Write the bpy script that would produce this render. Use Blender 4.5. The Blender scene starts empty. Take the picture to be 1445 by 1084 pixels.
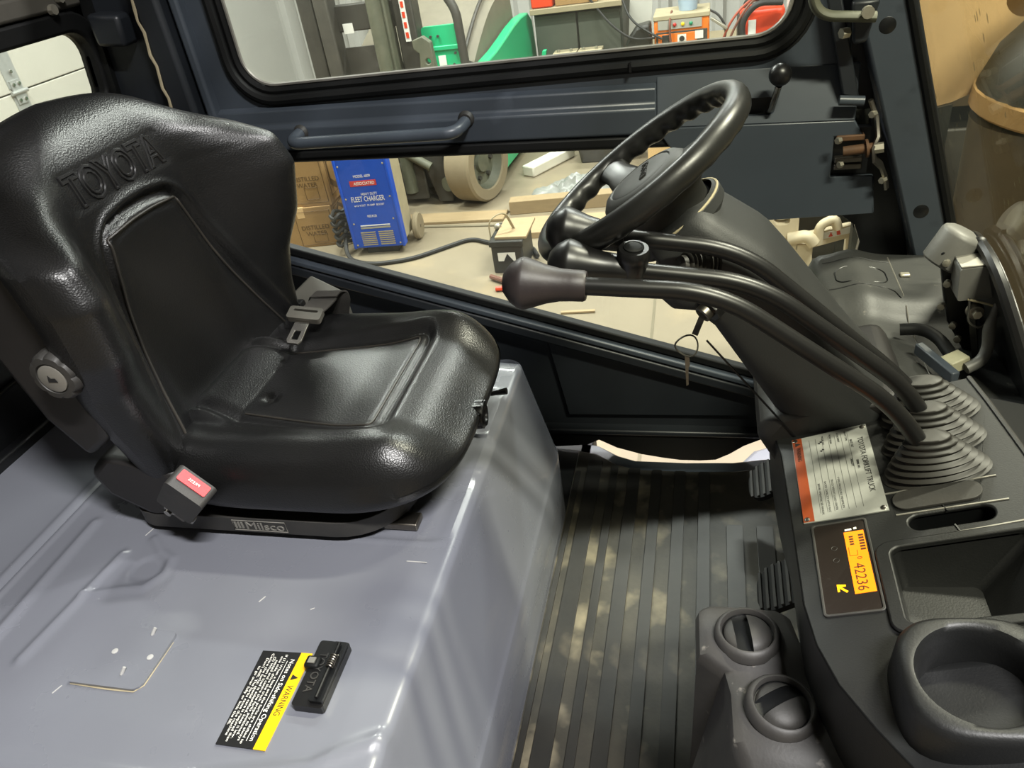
import bpy, bmesh, math, random
import numpy as np
from mathutils import Vector, Matrix
from mathutils.geometry import tessellate_polygon
random.seed(7); np.random.seed(7)
scene = bpy.context.scene
COL = scene.collection
PI = math.pi

# ------------------------------------------------------------------ camera
cam_d = bpy.data.cameras.new('camera'); cam = bpy.data.objects.new('camera', cam_d); COL.objects.link(cam)
cam_d.sensor_fit = 'HORIZONTAL'; cam_d.sensor_width = 36.0; cam_d.lens = 1077.0 / 1445.0 * 36.0
cam_d.clip_start = 0.02; cam_d.clip_end = 60
_M = np.array([[0.9687, 0.0072, -0.2481], [0.2085, -0.5654, 0.798], [-0.1345, -0.8248, -0.5493]])
_u, _s, _v = np.linalg.svd(_M); _M = _u @ _v
CAM = (0.295, -0.915, 1.15)
cam.matrix_world = Matrix(((_M[0,0], -_M[0,1], -_M[0,2], CAM[0]), (_M[1,0], -_M[1,1], -_M[1,2], CAM[1]),
                           (_M[2,0], -_M[2,1], -_M[2,2], CAM[2]), (0, 0, 0, 1)))
scene.camera = cam

# ------------------------------------------------------------------ world, lamps, exposure
w = bpy.data.worlds.new('world'); scene.world = w; w.use_nodes = True
w.node_tree.nodes['Background'].inputs[0].default_value = (0.8, 0.82, 0.85, 1)
w.node_tree.nodes['Background'].inputs[1].default_value = 0.10
def lamp(name, loc, sx, sy, power, col=(1.0, 0.985, 0.965), rz=0.0):
    l = bpy.data.lights.new(name, 'AREA'); l.shape = 'RECTANGLE'; l.size = sx; l.size_y = sy
    l.energy = power; l.color = col
    o = bpy.data.objects.new(name, l); o.location = loc; o.rotation_euler = (0, 0, rz); COL.objects.link(o)
    return o
LZ = 3.35
lamp('ceiling_lamp', (-1.9, 3.3, LZ), 1.2, 0.20, 125)
lamp('ceiling_lamp', (0.9, 3.3, LZ), 1.2, 0.20, 125)
lamp('ceiling_lamp', (2.0, 1.1, LZ), 0.8, 0.14, 150)
lamp('ceiling_lamp', (1.5, -1.5, LZ), 1.0, 0.14, 150)
lamp('ceiling_lamp', (-0.9, 6.0, LZ), 1.2, 0.20, 110)
lamp('ceiling_lamp', (-3.2, 2.6, LZ), 1.2, 0.20, 90)
vs = scene.view_settings
vs.view_transform = 'Standard'; vs.look = 'None'; vs.gamma = 1.0; vs.use_curve_mapping = False
vs.exposure = 0.95

# ------------------------------------------------------------------ helpers
def lin(c):
    if isinstance(c, str):
        c = c.lstrip('#'); c = [int(c[i:i+2], 16)/255 for i in (0, 2, 4)]
    return tuple((x/12.92 if x <= 0.04045 else ((x+0.055)/1.055)**2.4) for x in c) + (1.0,)

MATS = {}
def mat(name, col, rough=0.5, metal=0.0, col2=None, nscale=8.0, namt=0.5, bump=0.0, bscale=200.0, btype='noise', spec=0.5, coat=0.0,
        emit=None, estr=0.0, spots=None, spot_scale=30.0, spot_lo=0.62, spot_hi=0.7, rvar=0.0, stretch=None):
    """procedural principled material: base colour varied by noise with a second colour, optional specks and bump"""
    m = bpy.data.materials.new(name); m.use_nodes = True
    nt = m.node_tree; N = nt.nodes; L = nt.links; b = N['Principled BSDF']
    b.inputs['Roughness'].default_value = rough; b.inputs['Metallic'].default_value = metal
    b.inputs['Specular IOR Level'].default_value = spec; b.inputs['Coat Weight'].default_value = coat
    tc = N.new('ShaderNodeTexCoord'); mp = N.new('ShaderNodeMapping'); L.new(tc.outputs['Object'], mp.inputs[0])
    if stretch: mp.inputs['Scale'].default_value = stretch
    c1 = lin(col); c2 = lin(col2) if col2 else tuple(min(1, x*1.35+0.004) for x in c1[:3]) + (1,)
    no = N.new('ShaderNodeTexNoise'); no.inputs['Scale'].default_value = nscale; no.inputs['Detail'].default_value = 6
    no.inputs['Roughness'].default_value = 0.62
    L.new(mp.outputs[0], no.inputs['Vector'])
    rp = N.new('ShaderNodeValToRGB'); rp.color_ramp.elements[0].position = 0.5 - 0.3*min(1, namt+0.2); rp.color_ramp.elements[1].position = 0.85
    rp.color_ramp.elements[0].color = c1
    rp.color_ramp.elements[1].color = tuple(a*(1-namt)+q*namt for a, q in zip(c1, c2))
    L.new(no.outputs['Fac'], rp.inputs[0]); out = rp.outputs[0]
    if spots:
        n2 = N.new('ShaderNodeTexNoise'); n2.inputs['Scale'].default_value = spot_scale; n2.inputs['Detail'].default_value = 4
        L.new(mp.outputs[0], n2.inputs['Vector'])
        r2 = N.new('ShaderNodeValToRGB'); r2.color_ramp.elements[0].position = spot_lo; r2.color_ramp.elements[1].position = spot_hi
        L.new(n2.outputs['Fac'], r2.inputs[0])
        mx = N.new('ShaderNodeMix'); mx.data_type = 'RGBA'; L.new(r2.outputs[0], mx.inputs[0]); L.new(out, mx.inputs[6]); mx.inputs[7].default_value = lin(spots)
        out = mx.outputs[2]
    L.new(out, b.inputs['Base Color'])
    if rvar:
        mr = N.new('ShaderNodeMapRange'); mr.inputs[3].default_value = max(0.02, rough-rvar); mr.inputs[4].default_value = min(1, rough+rvar)
        L.new(no.outputs['Fac'], mr.inputs[0]); L.new(mr.outputs[0], b.inputs['Roughness'])
    if bump:
        if btype == 'voronoi':
            t = N.new('ShaderNodeTexVoronoi'); t.inputs['Scale'].default_value = bscale; o2 = t.outputs['Distance']
        else:
            t = N.new('ShaderNodeTexNoise'); t.inputs['Scale'].default_value = bscale; t.inputs['Detail'].default_value = 3; o2 = t.outputs['Fac']
        L.new(mp.outputs[0], t.inputs['Vector'])
        bp = N.new('ShaderNodeBump'); bp.inputs['Strength'].default_value = bump; bp.inputs['Distance'].default_value = 0.002
        L.new(o2, bp.inputs['Height']); L.new(bp.outputs[0], b.inputs['Normal'])
    if emit:
        b.inputs['Emission Color'].default_value = lin(emit); b.inputs['Emission Strength'].default_value = estr
    MATS[name] = m
    return m

def glass_mat(name, tint='#f4f6f4', dust=0.05, dustcol='#b8b4a4', spk=0.0, refl=1.0):
    m = bpy.data.materials.new(name); m.use_nodes = True; nt = m.node_tree; N = nt.nodes; L = nt.links
    for n in list(N):
        if n.type != 'OUTPUT_MATERIAL': N.remove(n)
    out = [n for n in N if n.type == 'OUTPUT_MATERIAL'][0]
    tr = N.new('ShaderNodeBsdfTransparent'); tr.inputs[0].default_value = lin(tint)
    gl = N.new('ShaderNodeBsdfGlossy'); gl.inputs['Roughness'].default_value = 0.02
    lw = N.new('ShaderNodeLayerWeight'); pw = N.new('ShaderNodeMath'); pw.operation = 'POWER'; pw.inputs[1].default_value = 5.0; L.new(lw.outputs['Facing'], pw.inputs[0])
    ml = N.new('ShaderNodeMath'); ml.operation = 'MULTIPLY_ADD'; ml.inputs[1].default_value = 0.9*refl; ml.inputs[2].default_value = 0.035*refl; L.new(pw.outputs[0], ml.inputs[0])
    mx = N.new('ShaderNodeMixShader'); L.new(ml.outputs[0], mx.inputs[0]); L.new(tr.outputs[0], mx.inputs[1]); L.new(gl.outputs[0], mx.inputs[2])
    df = N.new('ShaderNodeBsdfDiffuse'); df.inputs[0].default_value = lin(dustcol)
    tc = N.new('ShaderNodeTexCoord'); no = N.new('ShaderNodeTexNoise'); no.inputs['Scale'].default_value = 6; no.inputs['Detail'].default_value = 8
    mp = N.new('ShaderNodeMapping'); mp.inputs['Scale'].default_value = (1, 1, 0.4)
    L.new(tc.outputs['Object'], mp.inputs[0]); L.new(mp.outputs[0], no.inputs['Vector'])
    mr = N.new('ShaderNodeMapRange'); mr.inputs[1].default_value = 0.35; mr.inputs[2].default_value = 0.8; mr.inputs[3].default_value = dust*0.4; mr.inputs[4].default_value = dust*2
    L.new(no.outputs['Fac'], mr.inputs[0]); fac = mr.outputs[0]
    if spk:
        vo = N.new('ShaderNodeTexVoronoi'); vo.inputs['Scale'].default_value = 55
        L.new(mp.outputs[0], vo.inputs['Vector'])
        lt = N.new('ShaderNodeMath'); lt.operation = 'LESS_THAN'; lt.inputs[1].default_value = 0.16; L.new(vo.outputs['Distance'], lt.inputs[0])
        n3 = N.new('ShaderNodeTexNoise'); n3.inputs['Scale'].default_value = 14; L.new(tc.outputs['Object'], n3.inputs['Vector'])
        gt = N.new('ShaderNodeMath'); gt.operation = 'GREATER_THAN'; gt.inputs[1].default_value = 0.56; L.new(n3.outputs['Fac'], gt.inputs[0])
        m1 = N.new('ShaderNodeMath'); m1.operation = 'MULTIPLY'; L.new(lt.outputs[0], m1.inputs[0]); L.new(gt.outputs[0], m1.inputs[1])
        m2 = N.new('ShaderNodeMath'); m2.operation = 'MULTIPLY'; m2.inputs[1].default_value = spk; L.new(m1.outputs[0], m2.inputs[0])
        m3 = N.new('ShaderNodeMath'); m3.operation = 'MAXIMUM'; L.new(m2.outputs[0], m3.inputs[0]); L.new(fac, m3.inputs[1]); fac = m3.outputs[0]
    mx2 = N.new('ShaderNodeMixShader'); L.new(fac, mx2.inputs[0]); L.new(mx.outputs[0], mx2.inputs[1]); L.new(df.outputs[0], mx2.inputs[2])
    L.new(mx2.outputs[0], out.inputs[0]); MATS[name] = m
    return m

def V(*a): return Vector(a)

class MB:
    """collects shapes into one mesh"""
    def __init__(s): s.v = []; s.f = []
    def add(s, vs, fs, X=None):
        o = len(s.v)
        for p in vs:
            p = Vector(p)
            s.v.append(X @ p if X is not None else p)
        s.f += [tuple(i+o for i in f) for f in fs]
        return s
    def box2(s, x0, x1, y0, y1, z0, z1, X=None):
        return s.add([(x0,y0,z0),(x1,y0,z0),(x1,y1,z0),(x0,y1,z0),(x0,y0,z1),(x1,y0,z1),(x1,y1,z1),(x0,y1,z1)],
                     [(0,3,2,1),(4,5,6,7),(0,1,5,4),(1,2,6,5),(2,3,7,6),(3,0,4,7)], X)
    def box(s, c, d, R=None):
        X = Matrix.Translation(c) @ (R.to_4x4() if R is not None else Matrix())
        return s.box2(-d[0]/2, d[0]/2, -d[1]/2, d[1]/2, -d[2]/2, d[2]/2, X)
    def bar(s, p0, p1, wdt, hgt, up=(0,0,1)):
        p0 = Vector(p0); p1 = Vector(p1); d = p1-p0; L = d.length; x = d.normalized(); y = Vector(up).cross(x)
        if y.length < 1e-5: y = Vector((0,1,0))
        y.normalize(); z = x.cross(y)
        R = Matrix((x, y, z)).transposed()
        return s.box((p0+p1)/2, (L, wdt, hgt), R)
    def lathe(s, prof, org=(0,0,0), axis=(0,0,1), n=24, caps=True, xdir=None, sq=None):
        a = Vector(axis).normalized(); x = Vector(xdir) if xdir else (Vector((1,0,0)) if abs(a.x) < 0.9 else Vector((0,1,0)))
        x = (x - a*x.dot(a)).normalized(); y = a.cross(x); org = Vector(org); o = len(s.v); m = len(prof)
        for r, h in prof:
            for k in range(n):
                t = 2*PI*k/n; rr = r
                if sq: rr = r*(abs(math.cos(t))**sq + abs(math.sin(t))**sq)**(-1.0/sq)
                s.v.append(org + a*h + x*(rr*math.cos(t)) + y*(rr*math.sin(t)))
        for i in range(m-1):
            for k in range(n):
                k2 = (k+1) % n
                s.f.append((o+i*n+k, o+i*n+k2, o+(i+1)*n+k2, o+(i+1)*n+k))
        if caps:
            s.f.append(tuple(o+k for k in reversed(range(n)))); s.f.append(tuple(o+(m-1)*n+k for k in range(n)))
        return s
    def cyl(s, p0, p1, r0, r1=None, n=20, caps=True):
        p0 = Vector(p0); p1 = Vector(p1); d = p1-p0
        return s.lathe([(r0, 0), (r0 if r1 is None else r1, d.length)], p0, d, n, caps)
    def ball(s, c, r, n=16, sz=1.0, axis=(0,0,1)):
        pr = [(max(1e-4, r*math.sin(PI*i/n)), -r*sz*math.cos(PI*i/n)) for i in range(n+1)]
        return s.lathe(pr, c, axis, n+4, False)
    def tube(s, path, r, n=10, closed=False, flat=None, upv=None):
        P = [Vector(p) for p in path]; m = len(P); o = len(s.v)
        T = []
        for i in range(m):
            a = P[(i+1) % m] if (closed or i < m-1) else P[i]; b = P[i-1] if (closed or i > 0) else P[i]
            T.append((a-b).normalized())
        ref = Vector(upv) if upv else (Vector((0,0,1)) if abs(T[0].z) < 0.9 else Vector((1,0,0)))
        u = (ref - T[0]*ref.dot(T[0])).normalized()
        for i in range(m):
            u = u - T[i]*u.dot(T[i])
            u.normalize(); q = T[i].cross(u)
            rr = r[i] if hasattr(r, '__len__') else r
            for k in range(n):
                t = 2*PI*k/n
                s.v.append(P[i] + u*(rr*math.cos(t)*(flat or 1)) + q*(rr*math.sin(t)))
        for i in range(m if closed else m-1):
            for k in range(n):
                k2 = (k+1) % n; j = (i+1) % m
                s.f.append((o+i*n+k, o+i*n+k2, o+j*n+k2, o+j*n+k))
        if not closed:
            s.f.append(tuple(o+k for k in reversed(range(n)))); s.f.append(tuple(o+(m-1)*n+k for k in range(n)))
        return s
    def plate(s, outer, holes, fm, th):
        """flat plate with holes; fm(u, v, h) maps to the world, h runs 0..th"""
        loops = [outer] + list(holes); flat = [p for l in loops for p in l]
        n = len(flat)
        if holes:
            bm = bmesh.new(); bv = [bm.verts.new((p[0], p[1], 0)) for p in flat]; es = []; o = 0
            for l in loops:
                k = len(l); es += [bm.edges.new((bv[o+i], bv[o+(i+1) % k])) for i in range(k)]; o += k
            bm.verts.index_update()
            bmesh.ops.triangle_fill(bm, use_beauty=True, use_dissolve=False, edges=es, normal=(0, 0, 1))
            tris = [tuple(v.index for v in f.verts) for f in bm.faces]; bm.free()
        else: tris = tessellate_polygon([[Vector((p[0], p[1], 0)) for p in outer]])
        vs = [fm(p[0], p[1], 0) for p in flat] + [fm(p[0], p[1], th) for p in flat]
        fs = [tuple(t) for t in tris] + [tuple(i+n for i in reversed(t)) for t in tris]; o = 0
        for l in loops:
            k = len(l)
            for i in range(k): fs.append((o+i, o+(i+1) % k, n+o+(i+1) % k, n+o+i))
            o += k
        return s.add(vs, fs)
    def grid(s, P, cu=False, cv=False, flip=False):
        P = np.asarray(P); m, n = P.shape[:2]; o = len(s.v)
        s.v += [Vector(p) for p in P.reshape(-1, 3).tolist()]
        for i in range(m if cu else m-1):
            for j in range(n if cv else n-1):
                a = o+i*n+j; b = o+i*n+(j+1) % n; c = o+((i+1) % m)*n+(j+1) % n; d = o+((i+1) % m)*n+j
                s.f.append((a, d, c, b) if flip else (a, b, c, d))
        return s

WORG = {}
def obj(name, mb, m, parent=None, smooth=40, bevel=0.0, seg=2, fix=True):
    me = bpy.data.meshes.new(name)
    vs_ = np.array([tuple(p) for p in mb.v]); c = (vs_.min(0)+vs_.max(0))/2
    if parent is None: c[2] = vs_[:, 2].min()
    me.from_pydata([tuple(p) for p in (vs_-c).tolist()], [], mb.f)
    if fix:
        bm = bmesh.new(); bm.from_mesh(me); bmesh.ops.remove_doubles(bm, verts=bm.verts, dist=1e-6)
        bmesh.ops.recalc_face_normals(bm, faces=bm.faces); bm.to_mesh(me); bm.free()
    if smooth:
        me.polygons.foreach_set('use_smooth', [True]*len(me.polygons)); me.set_sharp_from_angle(angle=math.radians(smooth))
    me.materials.append(MATS[m] if isinstance(m, str) else m)
    o = bpy.data.objects.new(name, me); COL.objects.link(o)
    po = Vector((0, 0, 0))
    if parent is not None: o.parent = parent; po = WORG[parent.name]
    o.location = Vector(c) - po; WORG[o.name] = Vector(c)
    if bevel:
        md = o.modifiers.new('bevel', 'BEVEL'); md.width = bevel; md.segments = seg; md.limit_method = 'ANGLE'; md.angle_limit = math.radians(35)
        md.harden_normals = False
    return o
def thing(name, label, cat, loc, group=None):
    o = bpy.data.objects.new(name, None); COL.objects.link(o); o.location = loc; o.empty_display_size = 0.05
    WORG[o.name] = Vector(loc); return tag(o, label, cat, group)
def tag(o, label=None, cat=None, group=None, kind=None):
    if label: o['label'] = label
    if cat: o['category'] = cat
    if group: o['group'] = group
    if kind: o['kind'] = kind
    return o
def struct(name, label, loc=None, mb=None, m=None, **k):
    if mb is None:
        o = bpy.data.objects.new(name, None); COL.objects.link(o); o.location = loc; WORG[o.name] = Vector(loc)
    else: o = obj(name, mb, m, **k)
    o['kind'] = 'structure'; o['label'] = label; o['category'] = name.split('_')[0]
    return o

def text_mesh(body, size=1.0, depth=0.0, outline=0.0, align='CENTER', spacing=1.0, bold=0.0, line=1.0):
    cu = bpy.data.curves.new('lettering', 'FONT'); cu.body = body; cu.size = size; cu.align_x = align; cu.align_y = 'CENTER'
    cu.space_character = spacing; cu.space_line = line; cu.resolution_u = 3; cu.offset = bold
    if outline: cu.fill_mode = 'NONE'; cu.bevel_depth = outline; cu.bevel_resolution = 1
    else: cu.extrude = depth/2
    o = bpy.data.objects.new('lettering', cu); COL.objects.link(o)
    dg = bpy.context.evaluated_depsgraph_get(); me = o.evaluated_get(dg).to_mesh()
    vs_ = np.array([v.co[:] for v in me.vertices]).reshape(-1, 3); fs = [tuple(p.vertices) for p in me.polygons]
    o.evaluated_get(dg).to_mesh_clear(); bpy.data.objects.remove(o); bpy.data.curves.remove(cu)
    return vs_, fs
def text(name, body, m, parent, org, right, up, height=None, width=None, depth=0.0006, outline=0.0, align='CENTER', fmap=None, spacing=1.0, bold=0.0, line=1.0, squash=None):
    """lettering as a mesh part; height / width give the size of the whole block"""
    s = 1.0
    vs_, fs = text_mesh(body, 1.0, 0, 0, align, spacing, 0, line)
    wd = np.ptp(vs_[:, 0]); hg = np.ptp(vs_[:, 1])
    if height and width: sx, sy = width/wd, height/hg
    elif height: sx = sy = height/hg
    else: sx = sy = width/wd
    sc = min(sx, sy)
    vs_, fs = text_mesh(body, 1.0, depth/sc, outline/sc, align, spacing, bold, line)
    vs_[:, 0] *= sx; vs_[:, 1] *= sy; vs_[:, 2] *= sc
    if align == 'CENTER': vs_[:, 0] -= (vs_[:, 0].max()+vs_[:, 0].min())/2
    vs_[:, 1] -= (vs_[:, 1].max()+vs_[:, 1].min())/2
    r = Vector(right).normalized(); u = Vector(up).normalized(); n = r.cross(u); org = Vector(org)
    mb = MB()
    for a, b, h in vs_.tolist():
        mb.v.append(fmap(a, b, h) if fmap else org + r*a + u*b + n*h)
    mb.f = fs
    return obj(name, mb, m, parent, smooth=30, fix=False)

def rrect(x0, x1, y0, y1, r, n=6):
    """rounded rectangle loop; r may be four radii (bl, br, tr, tl)"""
    R = r if hasattr(r, '__len__') else (r,)*4; out = []
    for (cx, cy, a0), rr in zip((((x0, y0, PI)), (x1, y0, 1.5*PI), (x1, y1, 0), (x0, y1, 0.5*PI)), R):
        ccx = cx + (rr if cx == x0 else -rr); ccy = cy + (rr if cy == y0 else -rr)
        for k in range(n+1):
            a = a0 + 0.5*PI*k/n; out.append((ccx+rr*math.cos(a), ccy+rr*math.sin(a)))
    return out
def circ(cx, cy, r, n=28, ry=None): return [(cx+r*math.cos(2*PI*k/n), cy+(ry or r)*math.sin(2*PI*k/n)) for k in range(n)]
def arc_path(pts, rad=0.03, n=6):
    """polyline with rounded bends"""
    P = [Vector(p) for p in pts]; out = [P[0]]
    for i in range(1, len(P)-1):
        a = (P[i-1]-P[i]); b = (P[i+1]-P[i]); r = min(rad, a.length*0.48, b.length*0.48)
        p0 = P[i]+a.normalized()*r; p1 = P[i]+b.normalized()*r
        for k in range(n+1):
            t = k/n; out.append(p0*(1-t)**2 + P[i]*2*t*(1-t) + p1*t*t)
    return out + [P[-1]]
def smoothstep(a, b, x):
    t = np.clip((x-a)/(b-a), 0, 1); return t*t*(3-2*t)
def curve_of(xs, ys, x, sm=9):
    """smoothed interpolation of a few control values"""
    xx = np.linspace(xs[0], xs[-1], 400); yy = np.interp(xx, xs, ys); k = np.hanning(2*sm+3)[1:-1]; k /= k.sum()
    yp = np.concatenate([2*yy[0]-yy[1:len(k)//2+1][::-1], yy, 2*yy[-1]-yy[-len(k)//2:-1][::-1]])
    yy = np.convolve(yp, k, 'valid')[:400]
    return np.interp(x, xx, yy)
def fy(Y, th):       # plate maps: u = x, v = z on a plane of constant y, thickness away from the viewer
    return lambda u, v, h: Vector((u, Y+h, v))
def fx(Xp):
    return lambda u, v, h: Vector((Xp+h, u, v))
def fz(Z):
    return lambda u, v, h: Vector((u, v, Z+h))

# ------------------------------------------------------------------ materials
mat('slate_paint', '#3c4249', 0.38, col2='#474e57', nscale=5, namt=0.7, bump=0.04, bscale=60, spots='#545b64', spot_scale=9, spot_lo=0.68, spot_hi=0.8)
mat('slate_dark', '#1e2125', 0.42, col2='#282c31', nscale=6, namt=0.6)
mat('hood_paint', '#6c6e76', 0.27, col2='#767880', nscale=3, namt=0.6, bump=0.03, bscale=25, rvar=0.08, coat=0.25)
mat('hood_scratch', '#a7a6a4', 0.5)
mat('black_paint', '#0c0d0e', 0.35, col2='#17181a', nscale=6, namt=0.6)
mat('black_rubber', '#0a0b0b', 0.6, col2='#151616', nscale=12, namt=0.6, spec=0.3)
mat('seat_vinyl', '#0d0e0f', 0.34, col2='#181716', nscale=5, namt=0.8, bump=0.16, bscale=420, btype='voronoi', spec=0.5, rvar=0.05)
mat('seat_emboss', '#151516', 0.34, col2='#201f1d', nscale=20, namt=0.6)
mat('seat_piping', '#1d1c1a', 0.42, col2='#3a352e', nscale=12, namt=0.8)
mat('seat_shell', '#171616', 0.5, col2='#242120', nscale=9, namt=0.8, bump=0.05, bscale=300)
mat('dusty_plastic', '#232322', 0.55, col2='#45423e', nscale=14, namt=0.7, bump=0.08, bscale=300)
mat('vent_plastic', '#2b2a29', 0.55, col2='#4b4845', nscale=14, namt=0.7, bump=0.08, bscale=300, spots='#6f6b65', spot_scale=60, spot_lo=0.68, spot_hi=0.76)
mat('console_plastic', '#111212', 0.48, col2='#1b1b1b', nscale=16, namt=0.6, bump=0.1, bscale=500)
mat('column_plastic', '#232424', 0.55, col2='#2b2c2c', nscale=12, namt=0.5, bump=0.12, bscale=600)
mat('cowl_plastic', '#2e2f2f', 0.5, col2='#4a4a47', nscale=9, namt=0.7, bump=0.12, bscale=300, spots='#8b877c', spot_scale=45, spot_lo=0.7, spot_hi=0.8)
mat('gloss_black', '#101011', 0.36, col2='#1e1d1c', nscale=15, namt=0.5)
mat('knob_worn', '#221d1e', 0.48, col2='#3a3232', nscale=14, namt=0.7, bump=0.06, bscale=300)
mat('wheel_rim', '#131313', 0.35, col2='#2b2b29', nscale=10, namt=0.6, bump=0.05, bscale=200, rvar=0.1)
mat('wheel_hub', '#1f1f1d', 0.55, col2='#2d2d2a', nscale=20, namt=0.7)
mat('boot_rubber', '#161615', 0.5, col2='#3a352d', nscale=14, namt=0.55)
mat('mat_rubber', '#11110f', 0.55, col2='#4f4a3d', nscale=8, namt=0.8, bump=0.2, bscale=90, spots='#857c66', spot_scale=10, spot_lo=0.53, spot_hi=0.72)
mat('mat_rib', '#0f0f0e', 0.5, col2='#34312a', nscale=10, namt=0.7, bump=0.1, bscale=90, spots='#5d5647', spot_scale=9, spot_lo=0.60, spot_hi=0.8)
mat('chrome', '#b9b6ae', 0.25, 1.0, col2='#8f8a80', nscale=30, namt=0.6)
mat('steel', '#8d8a82', 0.4, 1.0, col2='#5c5046', nscale=30, namt=0.7)
mat('zinc', '#b6b2a3', 0.45, 0.7, col2='#8a8170', nscale=40, namt=0.6)
mat('rusty', '#4a382b', 0.7, 0.2, col2='#7a5636', nscale=40, namt=0.8)
mat('webbing', '#35332f', 0.85, col2='#47443d', nscale=30, namt=0.7, bump=0.3, bscale=500)
mat('red_button', '#d02a33', 0.4, col2='#e04a4f', nscale=20, namt=0.5)
mat('white_print', '#e6e3da', 0.6)
mat('grey_print', '#454543', 0.6)
mat('black_print', '#161616', 0.6)
mat('decal_black', '#151516', 0.45, spots='#9a9890', spot_scale=70, spot_lo=0.72, spot_hi=0.75)
mat('decal_yellow', '#f0b50c', 0.45)
mat('plate_alu', '#b9bab4', 0.35, 0.35, col2='#8f908b', nscale=25, namt=0.7, bump=0.06, bscale=60)
mat('plate_orange', '#7d3415', 0.45, col2='#9a4a22', nscale=40, namt=0.6)
mat('lcd_orange', '#c86400', 0.5, emit='#ff8000', estr=0.75)
mat('lamp_amber', '#ffb300', 0.5, emit='#ff9a00', estr=0.9)
mat('lcd_dark', '#4a2400', 0.6)
mat('display_face', '#241f1c', 0.18, col2='#2e2824', nscale=6, coat=0.5)
mat('silver_grey', '#9a978f', 0.45, 0.5, col2='#77746d', nscale=20, namt=0.6)
mat('wiper_grey', '#6e6d69', 0.5, 0.1, col2='#5a5955', nscale=14, namt=0.6, bump=0.06, bscale=300)
mat('cream_connector', '#a8a489', 0.5, col2='#7c7863', nscale=40, namt=0.5)
mat('concrete', '#7c715d', 0.6, col2='#8e826b', nscale=2.2, namt=0.8, bump=0.06, bscale=40, spots='#97876a', spot_scale=3.0, spot_lo=0.58, spot_hi=0.8)
mat('joint_dark', '#6d6552', 0.8)
mat('wall_dim', '#5c5b57', 0.7, col2='#66645f', nscale=2, namt=0.6)
mat('wall_white', '#aeada8', 0.55, col2='#b9b8b2', nscale=2, namt=0.6)
mat('garage_white', '#b3b0a5', 0.5, col2='#bbb8ac', nscale=2, namt=0.6)
mat('galvanised', '#a9aba8', 0.4, 0.5, col2='#c3c4c0', nscale=30, namt=0.6)
mat('fork_green', '#1fae74', 0.35, col2='#2bbf83', nscale=3, namt=0.6, spots='#5b7a63', spot_scale=12, spot_lo=0.72, spot_hi=0.85)
mat('machine_dark', '#33312c', 0.55, col2='#4d4a42', nscale=8, namt=0.7)
mat('machine_olive', '#4e5243', 0.6, col2='#716f5e', nscale=14, namt=0.8)
mat('grey_seat', '#6d6759', 0.7, col2='#857e6c', nscale=8, namt=0.7)
mat('tyre_tan', '#84775f', 0.85, col2='#988b70', nscale=10, namt=0.7, bump=0.2, bscale=60)
mat('charger_blue', '#0f49b8', 0.38, col2='#1d59c6', nscale=6, namt=0.6, spots='#5d6a86', spot_scale=25, spot_lo=0.7, spot_hi=0.8)
mat('dusty_cream', '#9c9176', 0.8, col2='#b8ac8c', nscale=14, namt=0.7)
mat('label_red', '#c23a35', 0.5)
mat('cardboard', '#96764a', 0.85, col2='#a58557', nscale=8, namt=0.6)
mat('cardboard_pale', '#cfac78', 0.85, col2='#d8b885', nscale=4, namt=0.6)
mat('card_print', '#5a4426', 0.85)
mat('wood', '#8d7a5b', 0.8, col2='#a58f6b', nscale=9, namt=0.8, stretch=(1, 8, 8))
mat('wood_plain', '#9d8868', 0.8, col2='#b39c78', nscale=9, namt=0.8, stretch=(1, 8, 8))
mat('foam_white', '#d9d4c4', 0.8)
mat('battery_black', '#23221f', 0.5, col2='#37352f', nscale=14, namt=0.7)
mat('dusty_black', '#3b3933', 0.7, col2='#57534a', nscale=10, namt=0.7)
mat('tarp', '#6f716c', 0.35, col2='#a4a49c', nscale=9, namt=0.8)
mat('bench_dark', '#3d4138', 0.6, col2='#54574c', nscale=5, namt=0.7)
mat('bench_top', '#8f8368', 0.7, col2='#a4977a', nscale=6, namt=0.6)
mat('charger_orange', '#e0701c', 0.45, col2='#ea8330', nscale=8, namt=0.6)
mat('jump_red', '#d9411f', 0.4, col2='#e5502c', nscale=8, namt=0.5)
mat('panel_grey', '#9a988e', 0.5)
mat('bucket_blue', '#9fb2c4', 0.5)
mat('plant_green', '#7f8a4c', 0.7, col2='#5f6d38', nscale=40)
mat('cable_black', '#232220', 0.6)
mat('cable_red', '#9c4a36', 0.6)
mat('cable_brown', '#6e4636', 0.6)
mat('cream_machine', '#cfc0a0', 0.6, col2='#bfae8c', nscale=10, namt=0.6)
mat('yellow_lamp', '#e3c21c', 0.4); mat('green_lamp', '#1f7f5a', 0.4); mat('red_lamp', '#b02318', 0.4)
mat('white_case', '#e4e2da', 0.5)
mat('mast_brown', '#3b3122', 0.55, col2='#54452d', nscale=8, namt=0.7)
mat('mast_dark', '#1f211c', 0.5, col2='#30322b', nscale=8, namt=0.7)
mat('dial_white', '#d8d5ca', 0.5)
glass_mat('door_glass', '#eef2ee', 0.03)
glass_mat('screen_glass', '#eeeee2', 0.03, '#8b8468', 0.5, 0.6)
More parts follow.
